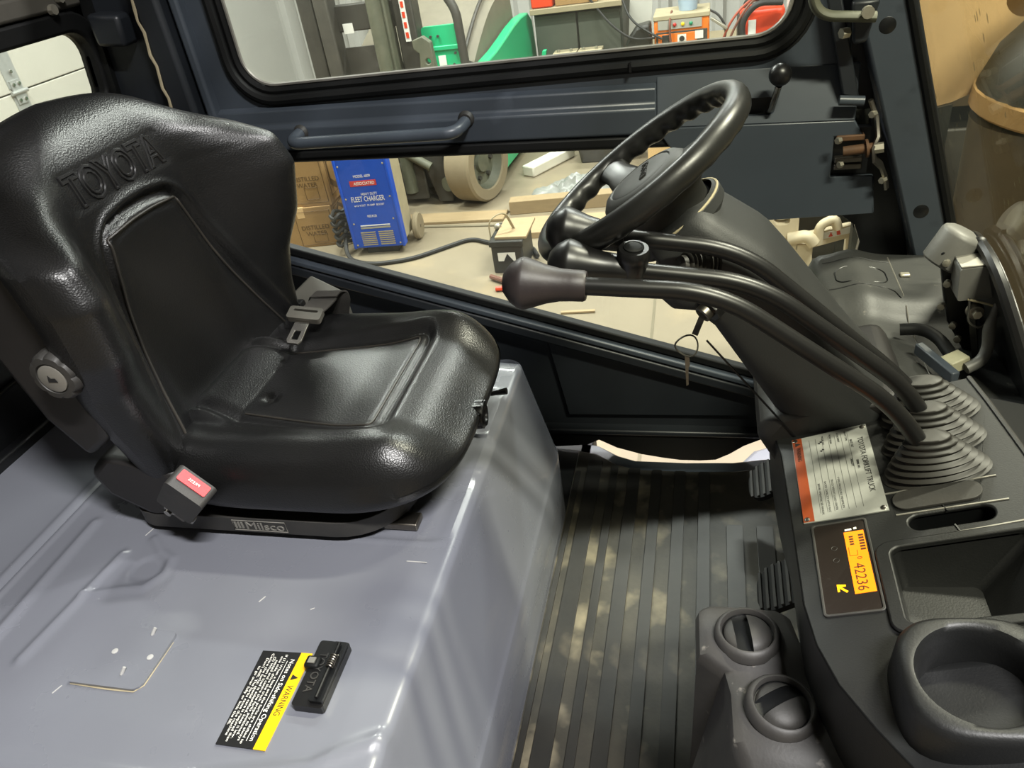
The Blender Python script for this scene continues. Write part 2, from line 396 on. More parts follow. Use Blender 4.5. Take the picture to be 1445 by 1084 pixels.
# ================================================================== WORKSHOP SHELL
G = -0.70            # workshop ground, below the cab floor (z = 0)
CEIL = 3.45
struct('floor', 'bare tan concrete workshop floor around the forklift', mb=MB().box2(-4.4, 5.6, -4.6, 7.7, G-0.1, G), m='concrete', smooth=None)
FLOOR = bpy.data.objects['floor']
for pts in (((-3.6, 3.86), (-0.95, 3.80)), ((-2.0, 3.62), (-0.75, 3.56))):
    a, b = pts
    obj('strip', MB().bar((a[0], a[1], G+0.004), (b[0], b[1], G+0.004), 0.022, 0.008), 'joint_dark', FLOOR, smooth=None)
obj('joint', MB().bar((0.06, 0.6, G+0.001), (0.035, 2.75, G+0.001), 0.012, 0.003), 'joint_dark', FLOOR, smooth=None)
wb = struct('wall_back', 'white ribbed sheet metal wall at the back of the workshop', mb=MB().box2(-4.4, 5.6, 7.6, 7.7, G, CEIL), m='wall_white', smooth=None)
ribm = None
x = -4.3
while x < 5.5:
    r = MB().plate([(-0.07, 0), (0.07, 0), (0.035, -0.06), (-0.035, -0.06)], [], lambda u, v, h, x=x: Vector((x+u, 7.6+v, G+h)), CEIL-G)
    if ribm is None: ro = obj('wall_rib', r, 'wall_white', wb, smooth=None); ribm = ro
    else:
        ro = ribm.copy(); COL.objects.link(ro); ro.location = ribm.location + Vector((x+4.3, 0, 0))
    x += 0.26
struct('wall_left', 'plain white workshop wall beside the garage door', mb=MB().box2(-4.4, -4.3, -4.6, 7.7, G, CEIL), m='wall_white', smooth=None)
struct('wall_right', 'plain grey workshop wall on the right', mb=MB().box2(5.5, 5.6, -4.6, 7.7, G, CEIL), m='wall_dim', smooth=None)
struct('wall_front', 'plain grey workshop wall behind the viewer', mb=MB().box2(-4.4, 5.6, -4.6, -4.5, G, CEIL), m='wall_dim', smooth=None)
struct('ceiling', 'grey workshop ceiling above the lamps', mb=MB().box2(-4.4, 5.6, -4.6, 7.7, CEIL, CEIL+0.1), m='wall_dim', smooth=None)
# sectional garage door on the left wall
gd = struct('door_2', 'white sectional garage door with galvanised hinges seen through rear window', loc=(-4.25, 3.2, G))
zs = [G, -0.12, 0.392, 0.90, 1.41, 1.92]
for i in range(5):
    obj('panel', MB().box2(-4.3, -4.255, 1.2, 5.4, zs[i]+0.004, zs[i+1]-0.004), 'garage_white', gd, smooth=None, bevel=0.006)
for yy in (2.3, 3.64, 4.95):
    for i in range(5):
        obj('stile', MB().box2(-4.255, -4.248, yy-0.06, yy+0.06, zs[i]+0.03, zs[i+1]-0.03), 'galvanised', gd, smooth=None)
    for z in zs[1:5]:
        h = MB().box2(-4.248, -4.238, yy-0.045, yy+0.045, z-0.075, z+0.075); h.cyl((-4.236, yy-0.07, z), (-4.236, yy+0.07, z), 0.014, n=10)
        ho = obj('hinge', h, 'galvanised', gd)
        for dy, dz in ((-0.025, 0.05), (0.025, 0.05), (-0.025, -0.05), (0.025, -0.05), (0.0, 0.13)):
            obj('bolt', MB().cyl((-4.238, yy+dy, z+dz), (-4.228, yy+dy, z+dz), 0.011, n=8), 'chrome', ho)
obj('lock_plate', MB().box2(-4.255, -4.245, 3.24, 3.33, 0.56, 0.62), 'garage_white', gd, smooth=None)

# ================================================================== CAB SHELL
YD = 0.50    # inner face of the far cab door
# floor pan and step edge
def floor_outline(g=0.0):
    pts = [(0.0, -0.52), (0.62, -0.52), (0.62, 0.46+g), (0.50, 0.455+g)]
    pts += [(0.42, 0.447+g), (0.352, 0.432+g), (0.25, 0.426+g), (0.134, 0.428+g), (0.093, 0.444+g), (0.044, 0.478+g), (0.0, 0.488+g)]
    return pts
fp = MB(); fp.plate(floor_outline(0.026), [], fz(-0.05), 0.046)
tag(obj('cab_floor_plate', fp, 'slate_paint', bevel=0.004), 'slate blue steel floor plate edge showing beyond the rubber mat', 'floor plate')
tag(obj('dark_side_strip', MB().box2(-0.72, 0.03, 0.25, 0.56, -0.05, -0.004), 'black_rubber', bevel=0.004), 'added dark strip covering the gap between hood end and far door', 'sill')  # dark strip added to hide bright ground between hood end and door
fm_ = thing('floor_mat', 'dusty black ribbed rubber floor mat between hood and console', 'floor mat', (0.2, 0, 0))
mo = MB(); mo.plate(floor_outline(-0.012), [], fz(-0.004), 0.006); obj('mat_sheet', mo, 'mat_rubber', fm_, bevel=0.003)
for xa, xb, ya, yb in ((0.006, 0.016, -0.5, 0.40), (0.030, 0.062, -0.5, 0.44), (0.084, 0.100, -0.5, 0.425), (0.124, 0.150, -0.5, 0.415), (0.176, 0.198, -0.5, 0.412),
                       (0.226, 0.250, -0.5, 0.41), (0.278, 0.302, -0.5, 0.41), (0.334, 0.366, -0.5, 0.25), (0.392, 0.424, -0.5, 0.25), (0.45, 0.482, -0.5, 0.25), (0.508, 0.54, -0.5, 0.25)):
    rb = MB().plate(rrect(xa, xb, ya, yb, 0.004, 3), [], fz(0.002), 0.0045)
    obj('rib', rb, 'mat_rib', fm_, smooth=None, bevel=0.0015)
# fender and step seen through the gap beyond the mat
tag(obj('step_fender', MB().plate([(0.36, 0.50), (0.40, 0.56), (0.48, 0.60), (0.62, 0.62), (0.62, 0.47), (0.44, 0.455)], [], fz(-0.12), 0.07), 'hood_paint', bevel=0.01),
    'grey curved step fender glimpsed beyond the floor mat edge', 'fender')
# rear wall of the cab with its window
def rearmap(u, v, h): return Vector((-0.97 + (v-0.38)*0.13 - h, u, v))
rw = struct('wall_rear', 'black painted rear wall of the cab behind the seat', loc=(-0.97, 0, 0.36))
rz0, rz1 = 0.895, 1.35
GH = rrect(-0.43, 0.482, 0.886, 1.018, (0.03, 0.025, 0.05, 0.05))
obj('panel', MB().plate(rrect(-0.56, 0.53, 0.30, 1.42, 0.02), [GH], rearmap, 0.02), 'black_paint', rw, bevel=0.003)
GH2 = rrect(-0.47, 0.513, 0.85, 1.055, (0.05, 0.05, 0.08, 0.08))
obj('seal', MB().plate(GH2, [GH], lambda u, v, h: rearmap(u, v, h-0.018), 0.036), 'black_rubber', rw, bevel=0.006)
obj('top_rail', MB().bar((-0.875, -0.5, 1.075), (-0.875, 0.48, 1.075), 0.03, 0.035), 'dusty_black', rw, bevel=0.006)
obj('ledge', MB().box2(-1.0, -0.945, -0.55, 0.5, 0.372, 0.40), 'black_paint', rw, bevel=0.005)
for z in (0.625, 0.60, 0.50):
    obj('trim_strip', MB().tube([rearmap(-0.5, z, -0.006), rearmap(0.46, z, -0.006)], 0.004, 8), 'dusty_plastic' if z > 0.55 else 'black_paint', rw)
rwp = obj('pane', MB().plate(rrect(-0.44, 0.49, 0.878, 1.026, 0.03), [], lambda u, v, h: rearmap(u, v, h+0.008), 0.004), 'door_glass', rw, smooth=None)
for yb, zb in ((0.395, 1.062), (0.42, 1.078)):
    obj('bolt', MB().cyl(rearmap(yb, zb, -0.02), rearmap(yb, zb, -0.03), 0.009, n=8), 'zinc', rw)
# quarter panel between rear wall and door
qp = struct('wall_side', 'dark slate quarter panel of the cab behind the far door', loc=(-0.82, 0.5, 0.4))
obj('panel', MB().plate([(-0.97, 0.36), (-0.70, 0.36), (-0.70, 1.42), (-0.86, 1.42)], [], fy(YD, 0), 0.02), 'slate_dark', qp, smooth=None)
obj('pillar', MB().bar((-0.715, 0.485, 0.36), (-0.715, 0.485, 1.42), 0.05, 0.055, up=(1, 0, 0)), 'slate_dark', qp, bevel=0.01)
obj('pillar_edge', MB().bar((-0.668, 0.492, 0.36), (-0.668, 0.492, 1.42), 0.03, 0.02, up=(1, 0, 0)), 'slate_paint', qp, bevel=0.006)
sealant = MB().tube([(-0.737+0.003*math.sin(k*2.1), 0.4585, 0.80+0.02*k) for k in range(30)], [0.0022+0.0012*abs(math.sin(k*1.7)) for k in range(30)], 6)
obj('sealant_bead', sealant, 'dusty_cream', qp)
obj('strip', MB().bar((-0.885, 0.494, 0.84), (-0.84, 0.494, 1.3), 0.012, 0.02, up=(1, 0, 0)), 'black_rubber', qp)
obj('switch_box', MB().plate([(0, 0), (0.062, -0.006), (0.068, 0.05), (-0.002, 0.058)], [], lambda u, v, h: Vector((-0.845+u, 0.455+h, 0.985+v)), 0.045), 'slate_dark', qp, bevel=0.008)

# ---------------------------------------------------------------- far door
dr = struct('door_1', 'slate blue far cab door with upper window, cross rail and sloped sill', loc=(-0.1, 0.5, 0.05))
GL = rrect(-0.585, 0.428, 0.872, 1.36, 0.06, 8)
obj('window_frame', MB().plate([(-0.69, 0.80), (0.52, 0.80), (0.50, 1.42), (-0.69, 1.42)], [rrect(-0.612, 0.455, 0.845, 1.39, 0.08, 8)], fy(YD, 0), 0.03), 'slate_paint', dr, bevel=0.004)
sl = MB()
for grow, yy, rad in ((0.022, 0.497, 0.010), (0.006, 0.505, 0.009)):
    lp = rrect(-0.585-grow, 0.428+grow, 0.872-grow, 1.36+grow, 0.06+grow, 8)
    sl.tube([(p[0], yy, p[1]) for p in lp], rad, 8, closed=True)
lpo = rrect(-0.62, 0.463, 0.837, 1.395, 0.09, 8)
sl.plate(lpo, [rrect(-0.592, 0.435, 0.865, 1.367, 0.065, 8)], fy(0.499, 0), 0.014)
obj('window_seal', sl, 'black_rubber', dr)
obj('seal_join', MB().box2(0.16, 0.164, 0.484, 0.50, 0.842, 0.858), 'black_paint', dr, smooth=None)
obj('pane', MB().plate(rrect(-0.59, 0.433, 0.867, 1.365, 0.06, 8), [], fy(0.508, 0), 0.004), 'door_glass', dr, smooth=None)
edge = MB(); edge.tube([(p[0], 0.503, p[1]) for p in rrect(-0.58, 0.423, 0.877, 1.355, 0.058, 8)], 0.0035, 6, closed=True)
obj('glass_edge', edge, 'silver_grey', dr)
def railmap(prof, x0, x1, z0s=0.0, z1s=0.0):
    n = len(prof); v = [(x0, y, z+z0s) for y, z in prof] + [(x1, y, z+z1s) for y, z in prof]
    f = [(i, (i+1) % n, n+(i+1) % n, n+i) for i in range(n)] + [tuple(reversed(range(n))), tuple(range(n, 2*n))]
    return MB().add(v, f)
obj('rail', railmap([(0.50, 0.842), (0.486, 0.836), (0.484, 0.812), (0.474, 0.804), (0.474, 0.762), (0.482, 0.756), (0.53, 0.756), (0.53, 0.842)], -0.69, 0.205, 0.0, -0.024), 'slate_paint', dr, bevel=0.003)
obj('rail_seal', railmap([(0.472, 0.758), (0.470, 0.742), (0.476, 0.736), (0.53, 0.736), (0.53, 0.758)], -0.69, 0.235, 0, -0.026), 'black_rubber', dr, bevel=0.003)
hd = MB().tube(arc_path([(-0.482, 0.478, 0.790), (-0.486, 0.425, 0.783), (-0.150, 0.425, 0.779), (-0.142, 0.478, 0.787)], 0.035, 8), 0.0115, 14)
ho = obj('grab_handle', hd, 'slate_paint', dr); ho['label'] = 'round bar grab handle welded to the door rail'
for xx in (-0.482, -0.142):
    obj('weld', MB().lathe([(0.016, 0), (0.0145, 0.004), (0.0115, 0.008)], (xx, 0.475, 0.789), (0, -1, 0), 16), 'dusty_plastic', ho)
# corner plate with latch notch and lever slot
cp = [(0.205, 0.748), (0.53, 0.738), (0.545, 0.712), (0.500, 0.712), (0.500, 0.642), (0.57, 0.640), (0.578, 0.572), (0.36, 0.566), (0.30, 0.62), (0.236, 0.70), (0.205, 0.745)]
slot = rrect(0.335, 0.400, 0.756, 0.782, 0.008)
obj('corner_plate', MB().plate(cp, [], fy(0.466, 0), 0.012), 'slate_paint', dr, bevel=0.0025)
obj('corner_shelf', MB().plate([(0.205, 0.748), (0.53, 0.738), (0.535, 0.822), (0.205, 0.832)], [slot], lambda u, v, h: Vector((u, 0.466+0.40*(v-0.742)+h, v)), 0.012), 'slate_paint', dr, bevel=0.002)
obj('slot_box', MB().box2(0.325, 0.415, 0.496, 0.51, 0.74, 0.80), 'black_paint', dr, smooth=None)
obj('latch_box', MB().box2(0.495, 0.56, 0.482, 0.50, 0.62, 0.72), 'black_paint', dr, smooth=None)
lv = obj('latch_lever', MB().tube([(0.392, 0.48, 0.76), (0.396, 0.46, 0.77), (0.404, 0.44, 0.81)], 0.0055, 10), 'chrome', dr)
obj('lever_knob', MB().ball((0.405, 0.437, 0.828), 0.018, 16), 'gloss_black', lv)
# opening surround right of the lower window
obj('front_post', MB().plate([(0.565, 0.80), (0.66, 0.45), (0.66, 0.30), (0.60, 0.30), (0.60, 0.44), (0.563, 0.46), (0.568, 0.50), (0.555, 0.535), (0.52, 0.562), (0.36, 0.566), (0.36, 0.60), (0.56, 0.60)], [], fy(0.505, 0), 0.02), 'black_paint', dr, bevel=0.002)
obj('gap_backing', MB().plate([(0.545, 0.56), (0.66, 0.45), (0.66, 0.56), (0.46, 1.42), (0.40, 1.42)], [], fy(0.525, 0), 0.01), 'black_paint', dr, smooth=None)  # dark backing added to close the bright slit beside the pillar
obj('hinge_strap', MB().add([(0.470, 0.47, 0.93), (0.492, 0.47, 0.93), (0.532, 0.462, 0.775), (0.506, 0.462, 0.78), (0.470, 0.482, 0.93), (0.492, 0.482, 0.93), (0.532, 0.476, 0.775), (0.506, 0.476, 0.78)],
    [(0,1,2,3),(7,6,5,4),(0,4,5,1),(1,5,6,2),(2,6,7,3),(3,7,4,0)]), 'slate_dark', dr, bevel=0.003)
obj('hinge_lug', MB().cyl((0.500, 0.452, 0.776), (0.538, 0.452, 0.772), 0.008, n=10), 'slate_paint', dr)
# lower panel below the sloped sill
def sill(x): return 0.533 + (x+0.584)*(0.23-0.533)/(0.348+0.584)
lo = [(-0.70, sill(-0.70)-0.012), (0.60, sill(0.60)-0.012), (0.60, 0.062), (-0.70, 0.055)]
obj('lower_panel', MB().plate(lo, [], fy(0.505, 0), 0.02), 'slate_dark', dr, smooth=None)
s0, s1 = -0.70, 0.60
for yy, dz, wd, hg, mt in ((0.494, 0.0, 0.024, 0.018, 'black_rubber'), (0.486, -0.020, 0.030, 0.014, 'slate_paint'), (0.482, -0.042, 0.022, 0.022, 'slate_dark')):
    obj('sill_bead', MB().bar((s0, yy, sill(s0)+dz), (s1, yy, sill(s1)+dz), wd, hg), mt, dr, bevel=0.004)
obj('inner_step', MB().plate([(-0.055, 0.335), (-0.048, 0.362), (0.42, 0.212), (0.44, 0.10), (-0.02, 0.095)], [], fy(0.494, 0), 0.012), 'slate_dark', dr, bevel=0.004)
obj('bottom_flange', MB().box2(-0.70, 0.60, 0.478, 0.525, 0.048, 0.062), 'slate_dark', dr, bevel=0.004)
sk = [(-0.10, 0.056), (-0.10, 0.0), (0.02, 0.012), (0.049, 0.028), (0.089, 0.006), (0.146, -0.012), (0.19, -0.02), (0.235, -0.026), (0.28, -0.026), (0.315, -0.022), (0.345, -0.004), (0.376, 0.021), (0.42, 0.045), (0.60, 0.05), (0.60, 0.056)]
obj('rubber_skirt', MB().plate(sk, [], fy(0.485, 0), 0.012), 'black_rubber', dr, bevel=0.003)
obj('lower_pane', MB().plate([(-0.69, 0.56), (0.60, 0.13), (0.60, 0.74), (-0.69, 0.745)], [], fy(0.518, 0), 0.004), 'door_glass', dr, smooth=None)

# ---------------------------------------------------------------- front pillar and windscreen
def pilx(z): return 0.512 + 0.318*(0.922-z)
pr = struct('trim_1', 'slate blue sloping front pillar of the cab with round plugs', loc=(0.66, 0.5, 0.45))
obj('pillar', MB().plate([(pilx(1.42), 1.42), (pilx(1.42)+0.095, 1.42), (pilx(0.45)+0.068, 0.45), (pilx(0.45), 0.45)], [], fy(0.452, 0), 0.06), 'slate_paint', pr, bevel=0.006)
for pxz in ((0.559, 0.883), (0.650, 0.577)):
    obj('plug', MB().lathe([(0.0125, 0), (0.0125, 0.0006), (0.012, 0.0009)], (pxz[0], 0.4525, pxz[1]), (0, -1, 0), 20), 'black_paint', pr)
obj('pillar_seal', MB().tube([(pilx(z)+0.070+0.012*(z-0.5), 0.452, z) for z in (1.42, 1.1, 0.9, 0.7, 0.49)], 0.009, 8), 'black_rubber', pr)
obj('pillar_foot', MB().bar((0.615, 0.43, 0.478), (0.72, 0.43, 0.476), 0.02, 0.022), 'dusty_plastic', pr, bevel=0.005)
# door latch and striker on the pillar
ltc = thing('door_latch', 'rusty bolted door latch striker in the front pillar gap', 'latch', (0.56, 0.46, 0.64))
bk = MB().tube([(0.548, 0.455, 0.772), (0.560, 0.452, 0.745), (0.564, 0.44, 0.715), (0.556, 0.43, 0.70), (0.560, 0.43, 0.682), (0.575, 0.445, 0.665), (0.586, 0.452, 0.64), (0.590, 0.455, 0.622)], 0.009, 6, flat=0.45)
obj('bracket', bk, 'steel', ltc)
obj('pin', MB().cyl((0.512, 0.44, 0.695), (0.56, 0.436, 0.700), 0.008, n=14), 'rusty', ltc)
obj('washer', MB().cyl((0.546, 0.437, 0.6985), (0.550, 0.437, 0.699), 0.015, n=16), 'rusty', ltc)
for a, b in (((0.558, 0.43, 0.70), (0.572, 0.428, 0.702)), ((0.556, 0.448, 0.752), (0.549, 0.44, 0.752)), ((0.584, 0.448, 0.640), (0.577, 0.44, 0.640)), ((0.506, 0.44, 0.7145), (0.50, 0.435, 0.7145)), ((0.513, 0.444, 0.672), (0.507, 0.44, 0.672))):
    obj('bolt', MB().cyl(a, b, 0.0085 if a[0] == 0.558 else 0.0055, n=6), 'zinc', ltc, smooth=None)
for k, zz in enumerate((0.709, 0.672, 0.66)):
    obj('catch', MB().box2(0.503, 0.548, 0.462, 0.476, zz-0.005, zz+0.005), 'steel' if k else 'rusty', ltc, bevel=0.002)
gh = thing('upper_grab_handle', 'olive grey bent steel grab handle at the top right of far door', 'handle', (0.5, 0.43, 0.9))
obj('bar', MB().tube(arc_path([(0.430, 0.42, 1.05), (0.448, 0.42, 0.913), (0.535, 0.42, 0.903)], 0.03, 8), 0.0115, 12, flat=0.7), 'machine_olive', gh)
obj('bolt', MB().cyl((0.521, 0.41, 0.913), (0.521, 0.402, 0.913), 0.009, n=12), 'zinc', gh)
obj('bracket', MB().plate([(0.503, 0.925), (0.542, 0.925), (0.528, 0.865), (0.510, 0.863)], [], fy(0.432, 0), 0.02), 'slate_dark', gh, bevel=0.004)
obj('bracket_bolt', MB().cyl((0.501, 0.436, 0.882), (0.490, 0.43, 0.882), 0.008, n=6), 'zinc', gh, smooth=None)
# windscreen
def wmap(u, v, h): return Vector((0.590 + 0.318*(0.9-v) + h, u, v))
ws = struct('window_1', 'dusty sloping windscreen pane speckled with dried drops', loc=(0.72, 0, 0.5))
obj('pane', MB().plate([(-0.52, 0.40), (0.465, 0.40), (0.465, 1.42), (-0.52, 1.42)], [], wmap, 0.005), 'screen_glass', ws, smooth=None)
hump = [(0.34, 0.38), (0.29, 0.55), (0.235, 0.628), (0.18, 0.650), (0.118, 0.648), (0.075, 0.630), (0.045, 0.600), (0.012, 0.555), (-0.02, 0.50), (-0.06, 0.38)]
hump = [(p.x, p.z) for p in arc_path([(a, 0, b) for a, b in hump], 0.03, 3)]
obj('lower_mask', MB().plate(hump, [], lambda u, v, h: wmap(u, v, h-0.02), 0.016), 'black_paint', ws, smooth=None)
obj('mask_seal', MB().tube([wmap(a, b, -0.014) for a, b in hump[1:-1]], 0.008, 8), 'gloss_black', ws)
obj('sill', MB().bar(wmap(-0.52, 0.40, 0), wmap(0.47, 0.40, 0), 0.03, 0.03), 'black_paint', ws)
# ---------------------------------------------------------------- overhead guard (above the frame, it shades the cab)
og = thing('overhead_guard', 'slate steel overhead guard with cross bars above the cab', 'roof guard', (0, 0, 1.42))
for a, b in (((-0.87, 0.5, 1.45), (0.38, 0.5, 1.45)), ((-0.87, -0.5, 1.45), (0.38, -0.5, 1.45)), ((-0.87, -0.5, 1.45), (-0.87, 0.5, 1.45)), ((0.38, -0.5, 1.45), (0.38, 0.5, 1.45))):
    obj('frame_bar', MB().bar(a, b, 0.06, 0.05), 'slate_dark', og, bevel=0.008)
for k in range(7):
    xx = -0.72 + k*0.155
    obj('cross_bar', MB().bar((xx, -0.5, 1.45), (xx, 0.5, 1.45), 0.022, 0.045), 'slate_dark', og, bevel=0.004)
# ================================================================== ENGINE HOOD
def build_hood():
    root = thing('engine_hood', 'glossy grey steel engine hood carrying the seat, scuffed and scratched', 'hood', (-0.45, -0.1, 0))
    prof = [(xx, 0.38) for xx in np.arange(-0.96, -0.1001, 0.0045)]
    prof += [(-0.10+0.012*k, 0.38-0.0012*k) for k in range(1, 4)]
    prof += [(-0.064+0.018*math.sin(a), 0.3764-0.016*(1-math.cos(a))) for a in np.linspace(0.1, 1.3, 8)]
    a = prof[-1]
    for t in np.linspace(0.08, 1, 16): prof.append((a[0]*(1-t)+(-0.002)*t, a[1]*(1-t)+0.172*t))
    for t in np.linspace(0.1, 1, 4): prof.append((-0.002+0.004*t, 0.172-0.012*t))
    prof += [(0.002, 0.07), (0.002, 0.0)]
    P = np.array(prof); d = np.gradient(P, axis=0); d /= np.linalg.norm(d, axis=1)[:, None]
    nrm = np.stack([-d[:, 1], d[:, 0]], 1)
    ys = list(np.arange(-0.56, 0.2501, 0.0048)); rows = []
    for k in range(9, 0, -1):                       # near side rolls down
        t = (k/9)*1.2; rows.append((-0.56-0.10*math.sin(t), 0.10*(1-math.cos(t))))
    rows = rows + [(y, 0.0) for y in ys]
    for k in range(1, 17):                          # far end rolls down
        t = 0.5*PI*k/16; rows.append((0.25+0.09*math.sin(t), 0.09*(1-math.cos(t))))
    X = np.zeros((len(rows), len(P), 3))
    def seg(x, y, pts):
        dd = np.full(x.shape, 9.0)
        for (x0, y0), (x1, y1) in zip(pts[:-1], pts[1:]):
            vx, vy = x1-x0, y1-y0; t = np.clip(((x-x0)*vx+(y-y0)*vy)/(vx*vx+vy*vy), 0, 1)
            dd = np.minimum(dd, np.hypot(x-x0-t*vx, y-y0-t*vy))
        return dd
    def rr(x, y, cx, cy, hx, hy, r):
        qx = np.abs(x-cx)-hx+r; qy = np.abs(y-cy)-hy+r
        return np.hypot(np.maximum(qx, 0), np.maximum(qy, 0)) + np.minimum(np.maximum(qx, qy), 0) - r
    for i, (y, off) in enumerate(rows):
        x = P[:, 0] - nrm[:, 0]*off*(np.clip((P[:, 1])/0.1, 0, 1)*0.7 if y < 0 else 0.9); z = P[:, 1] - nrm[:, 1]*off
        z = np.where(P[:, 1] < 0.02, 0.0, z)
        yv = np.full(x.shape, y); top = smoothstep(0.33, 0.375, P[:, 1])
        dz = -0.006*np.exp(-((x+0.722)/0.0032)**2) + 0.0025*np.exp(-((x+0.734)/0.006)**2) + 0.0025*np.exp(-((x+0.711)/0.005)**2)
        dz += 0.005*np.exp(-(seg(x, yv, [(-0.655, -0.44), (-0.660, -0.20)])/0.008)**2)
        dz += 0.005*np.exp(-(seg(x, yv, [(-0.585, -0.45), (-0.572, -0.34), (-0.562, -0.26)])/0.007)**2)
        dz += 0.004*np.exp(-(seg(x, yv, [(-0.572, -0.34), (-0.52, -0.325), (-0.485, -0.318), (-0.468, -0.29), (-0.475, -0.262), (-0.50, -0.25), (-0.53, -0.225)])/0.006)**2)
        c = np.hypot((x+0.503)*0.9, yv+0.284); dz -= 0.003*(1-smoothstep(0.020, 0.025, c))
        b1 = rr(x, yv, -0.32, -0.005, 0.255, 0.193, 0.03); dz += 0.0022*np.exp(-(b1/0.004)**2) - 0.0015*(1-smoothstep(-0.004, 0, b1))
        b2 = rr(x, yv, -0.075, 0.01, 0.03, 0.045, 0.02); dz += 0.002*np.exp(-(b2/0.0035)**2)
        dz += 0.006*np.exp(-(seg(x, yv, [(-0.9, -0.60), (-0.3, -0.575), (-0.12, -0.535), (-0.055, -0.49), (-0.01, -0.51), (0.01, -0.56)])/0.010)**2)
        dz -= 0.006*smoothstep(-0.50, -0.57, yv)*smoothstep(-0.1, -0.2, x)
        X[i, :, 0] = x; X[i, :, 1] = y; X[i, :, 2] = z + dz*top
    # far skirt
    last = X[-1].copy(); last[:, 1] += 0.06; last[:, 2] = np.minimum(last[:, 2], 0.12); l2 = last.copy(); l2[:, 2] = 0.0
    X = np.concatenate([X, last[None], l2[None]])
    obj('hood_shell', MB().grid(X, flip=True), 'hood_paint', root, smooth=50, fix=False)
    def zt(x, y): return 0.3805
    # welded cover plate with four fasteners
    pl_ = obj('cover_plate', MB().plate(rrect(-0.487, -0.382, -0.474, -0.386, (0.002, 0.012, 0.008, 0.004)), [], fz(0.379), 0.0052), 'hood_paint', root, bevel=0.0008)
    ed = MB().tube([(-0.485, -0.4745, 0.3805), (-0.43, -0.4755, 0.3805), (-0.39, -0.4748, 0.3805), (-0.3813, -0.465, 0.3805), (-0.3808, -0.40, 0.3805)], [0.0006, 0.0013, 0.0010, 0.0009, 0.0004], 5)
    obj('sealant', ed, 'dusty_cream', pl_)
    for xx, yy in ((-0.452, -0.425), (-0.396, -0.428)):
        obj('screw', MB().lathe([(0.0042, 0), (0.0042, 0.001), (0.001, 0.0016)], (xx, yy, 0.3840), (0, 0, 1), 12), 'hood_scratch', pl_)
    for xx, yy in ((-0.416, -0.395), (-0.420, -0.456)):
        obj('stub', MB().cyl((xx, yy, 0.3835), (xx+0.004, yy+0.006, 0.391), 0.0022, n=8), 'hood_scratch', pl_)
    # warning decal
    Z = 0.3808
    dc = obj('warning_decal', MB().plate([(-0.249, -0.399), (-0.196, -0.3965), (-0.196, -0.524), (-0.244, -0.524)], [], fz(Z-0.001), 0.0014), 'decal_black', root, smooth=None)
    dc['label'] = 'black and yellow warning decal'
    obj('yellow_band', MB().plate([(-0.196, -0.3965), (-0.181, -0.396), (-0.181, -0.524), (-0.196, -0.524)], [], fz(Z-0.001), 0.0014), 'decal_yellow', dc, smooth=None)
    R, U = (0, -1, 0), (1, 0, 0); zt2 = Z+0.0006
    text('lettering', 'WARNING', 'black_print', dc, (-0.1885, -0.462, zt2), R, U, height=0.008, width=0.04, depth=0.0002)
    obj('triangle_mark', MB().plate([(-0.193, -0.4355), (-0.184, -0.4315), (-0.193, -0.4275)], [], fz(Z+0.0002), 0.0005), 'black_print', dc, smooth=None)
    text('lettering', 'Notes on Side-shifting Operation', 'white_print', dc, (-0.2035, -0.4615, zt2), R, U, height=0.0075, width=0.108, depth=0.0002)
    obj('rule', MB().box2(-0.2092, -0.2086, -0.516, -0.410, Z, zt2), 'white_print', dc, smooth=None)
    text('lettering', 'If (1) When a load and the forks are shifted to\none side, drive the truck properly so always\nseated and centre the forks positioned.\n(2) When a load is sideshifted, keep it low.\nCentre the forks; special care is required than\nDon\'t shift. The forks cause the machine\nto go over fully or limit the lift.',
         'white_print', dc, (-0.228, -0.461, zt2), R, U, height=0.032, width=0.118, depth=0.0002)
    # hood latch
    lt = obj('hood_latch', MB().plate(rrect(-0.171, -0.131, -0.473, -0.383, 0.004), [], lambda u, v, h: Vector((u+0.012*(v+0.43)*-1.2, v, 0.381+h)), 0.011), 'gloss_black', root, bevel=0.003)
    lt['label'] = 'black steel hood latch with coil spring'
    obj('flap', MB().plate(rrect(-0.150, -0.132, -0.468, -0.386, 0.003), [], lambda u, v, h: Vector((u+0.012*(v+0.43)*-1.2, v, 0.392+h)), 0.005), 'black_paint', lt, bevel=0.0015)
    text('lettering', 'TOYOTA', 'dusty_plastic', lt, (-0.158, -0.428, 0.3925), R, U, height=0.0105, width=0.055, depth=0.0012)
    spr = [(-0.140+0.0042*math.cos(t), -0.425+0.018*t/(12*PI)*1.0-0.0, 0.400+0.0042*math.sin(t)) for t in np.linspace(0, 12*PI, 96)]
    obj('spring', MB().tube(spr, 0.0011, 6), 'steel', lt)
    obj('rod', MB().cyl((-0.139, -0.465, 0.400), (-0.141, -0.39, 0.400), 0.0022, n=8), 'gloss_black', lt)
    obj('keeper', MB().box2(-0.177, -0.158, -0.424, -0.408, 0.382, 0.397), 'black_rubber', lt, bevel=0.003)
    obj('keeper_cap', MB().box2(-0.172, -0.163, -0.420, -0.412, 0.397, 0.3985), 'silver_grey', lt, smooth=None)
    # scratches and chips
    for (x0, y0, x1, y1) in ((-0.43, -0.385, -0.395, -0.386), (-0.55, -0.22, -0.545, -0.20), (-0.215, -0.33, -0.21, -0.327), (-0.11, -0.235, -0.08, -0.235), (-0.50, -0.49, -0.495, -0.478), (-0.295, -0.325, -0.29, -0.315)):
        obj('scratch', MB().bar((x0, y0, 0.3802), (x1, y1, 0.3802), 0.0014, 0.0008), 'hood_scratch', root, smooth=None)
    obj('slot_hole', MB().lathe([(0.008, 0), (0.008, 0.0006)], (-0.095, 0.01, 0.3795), (0, 0, 1), 14), 'black_paint', root)
    return root
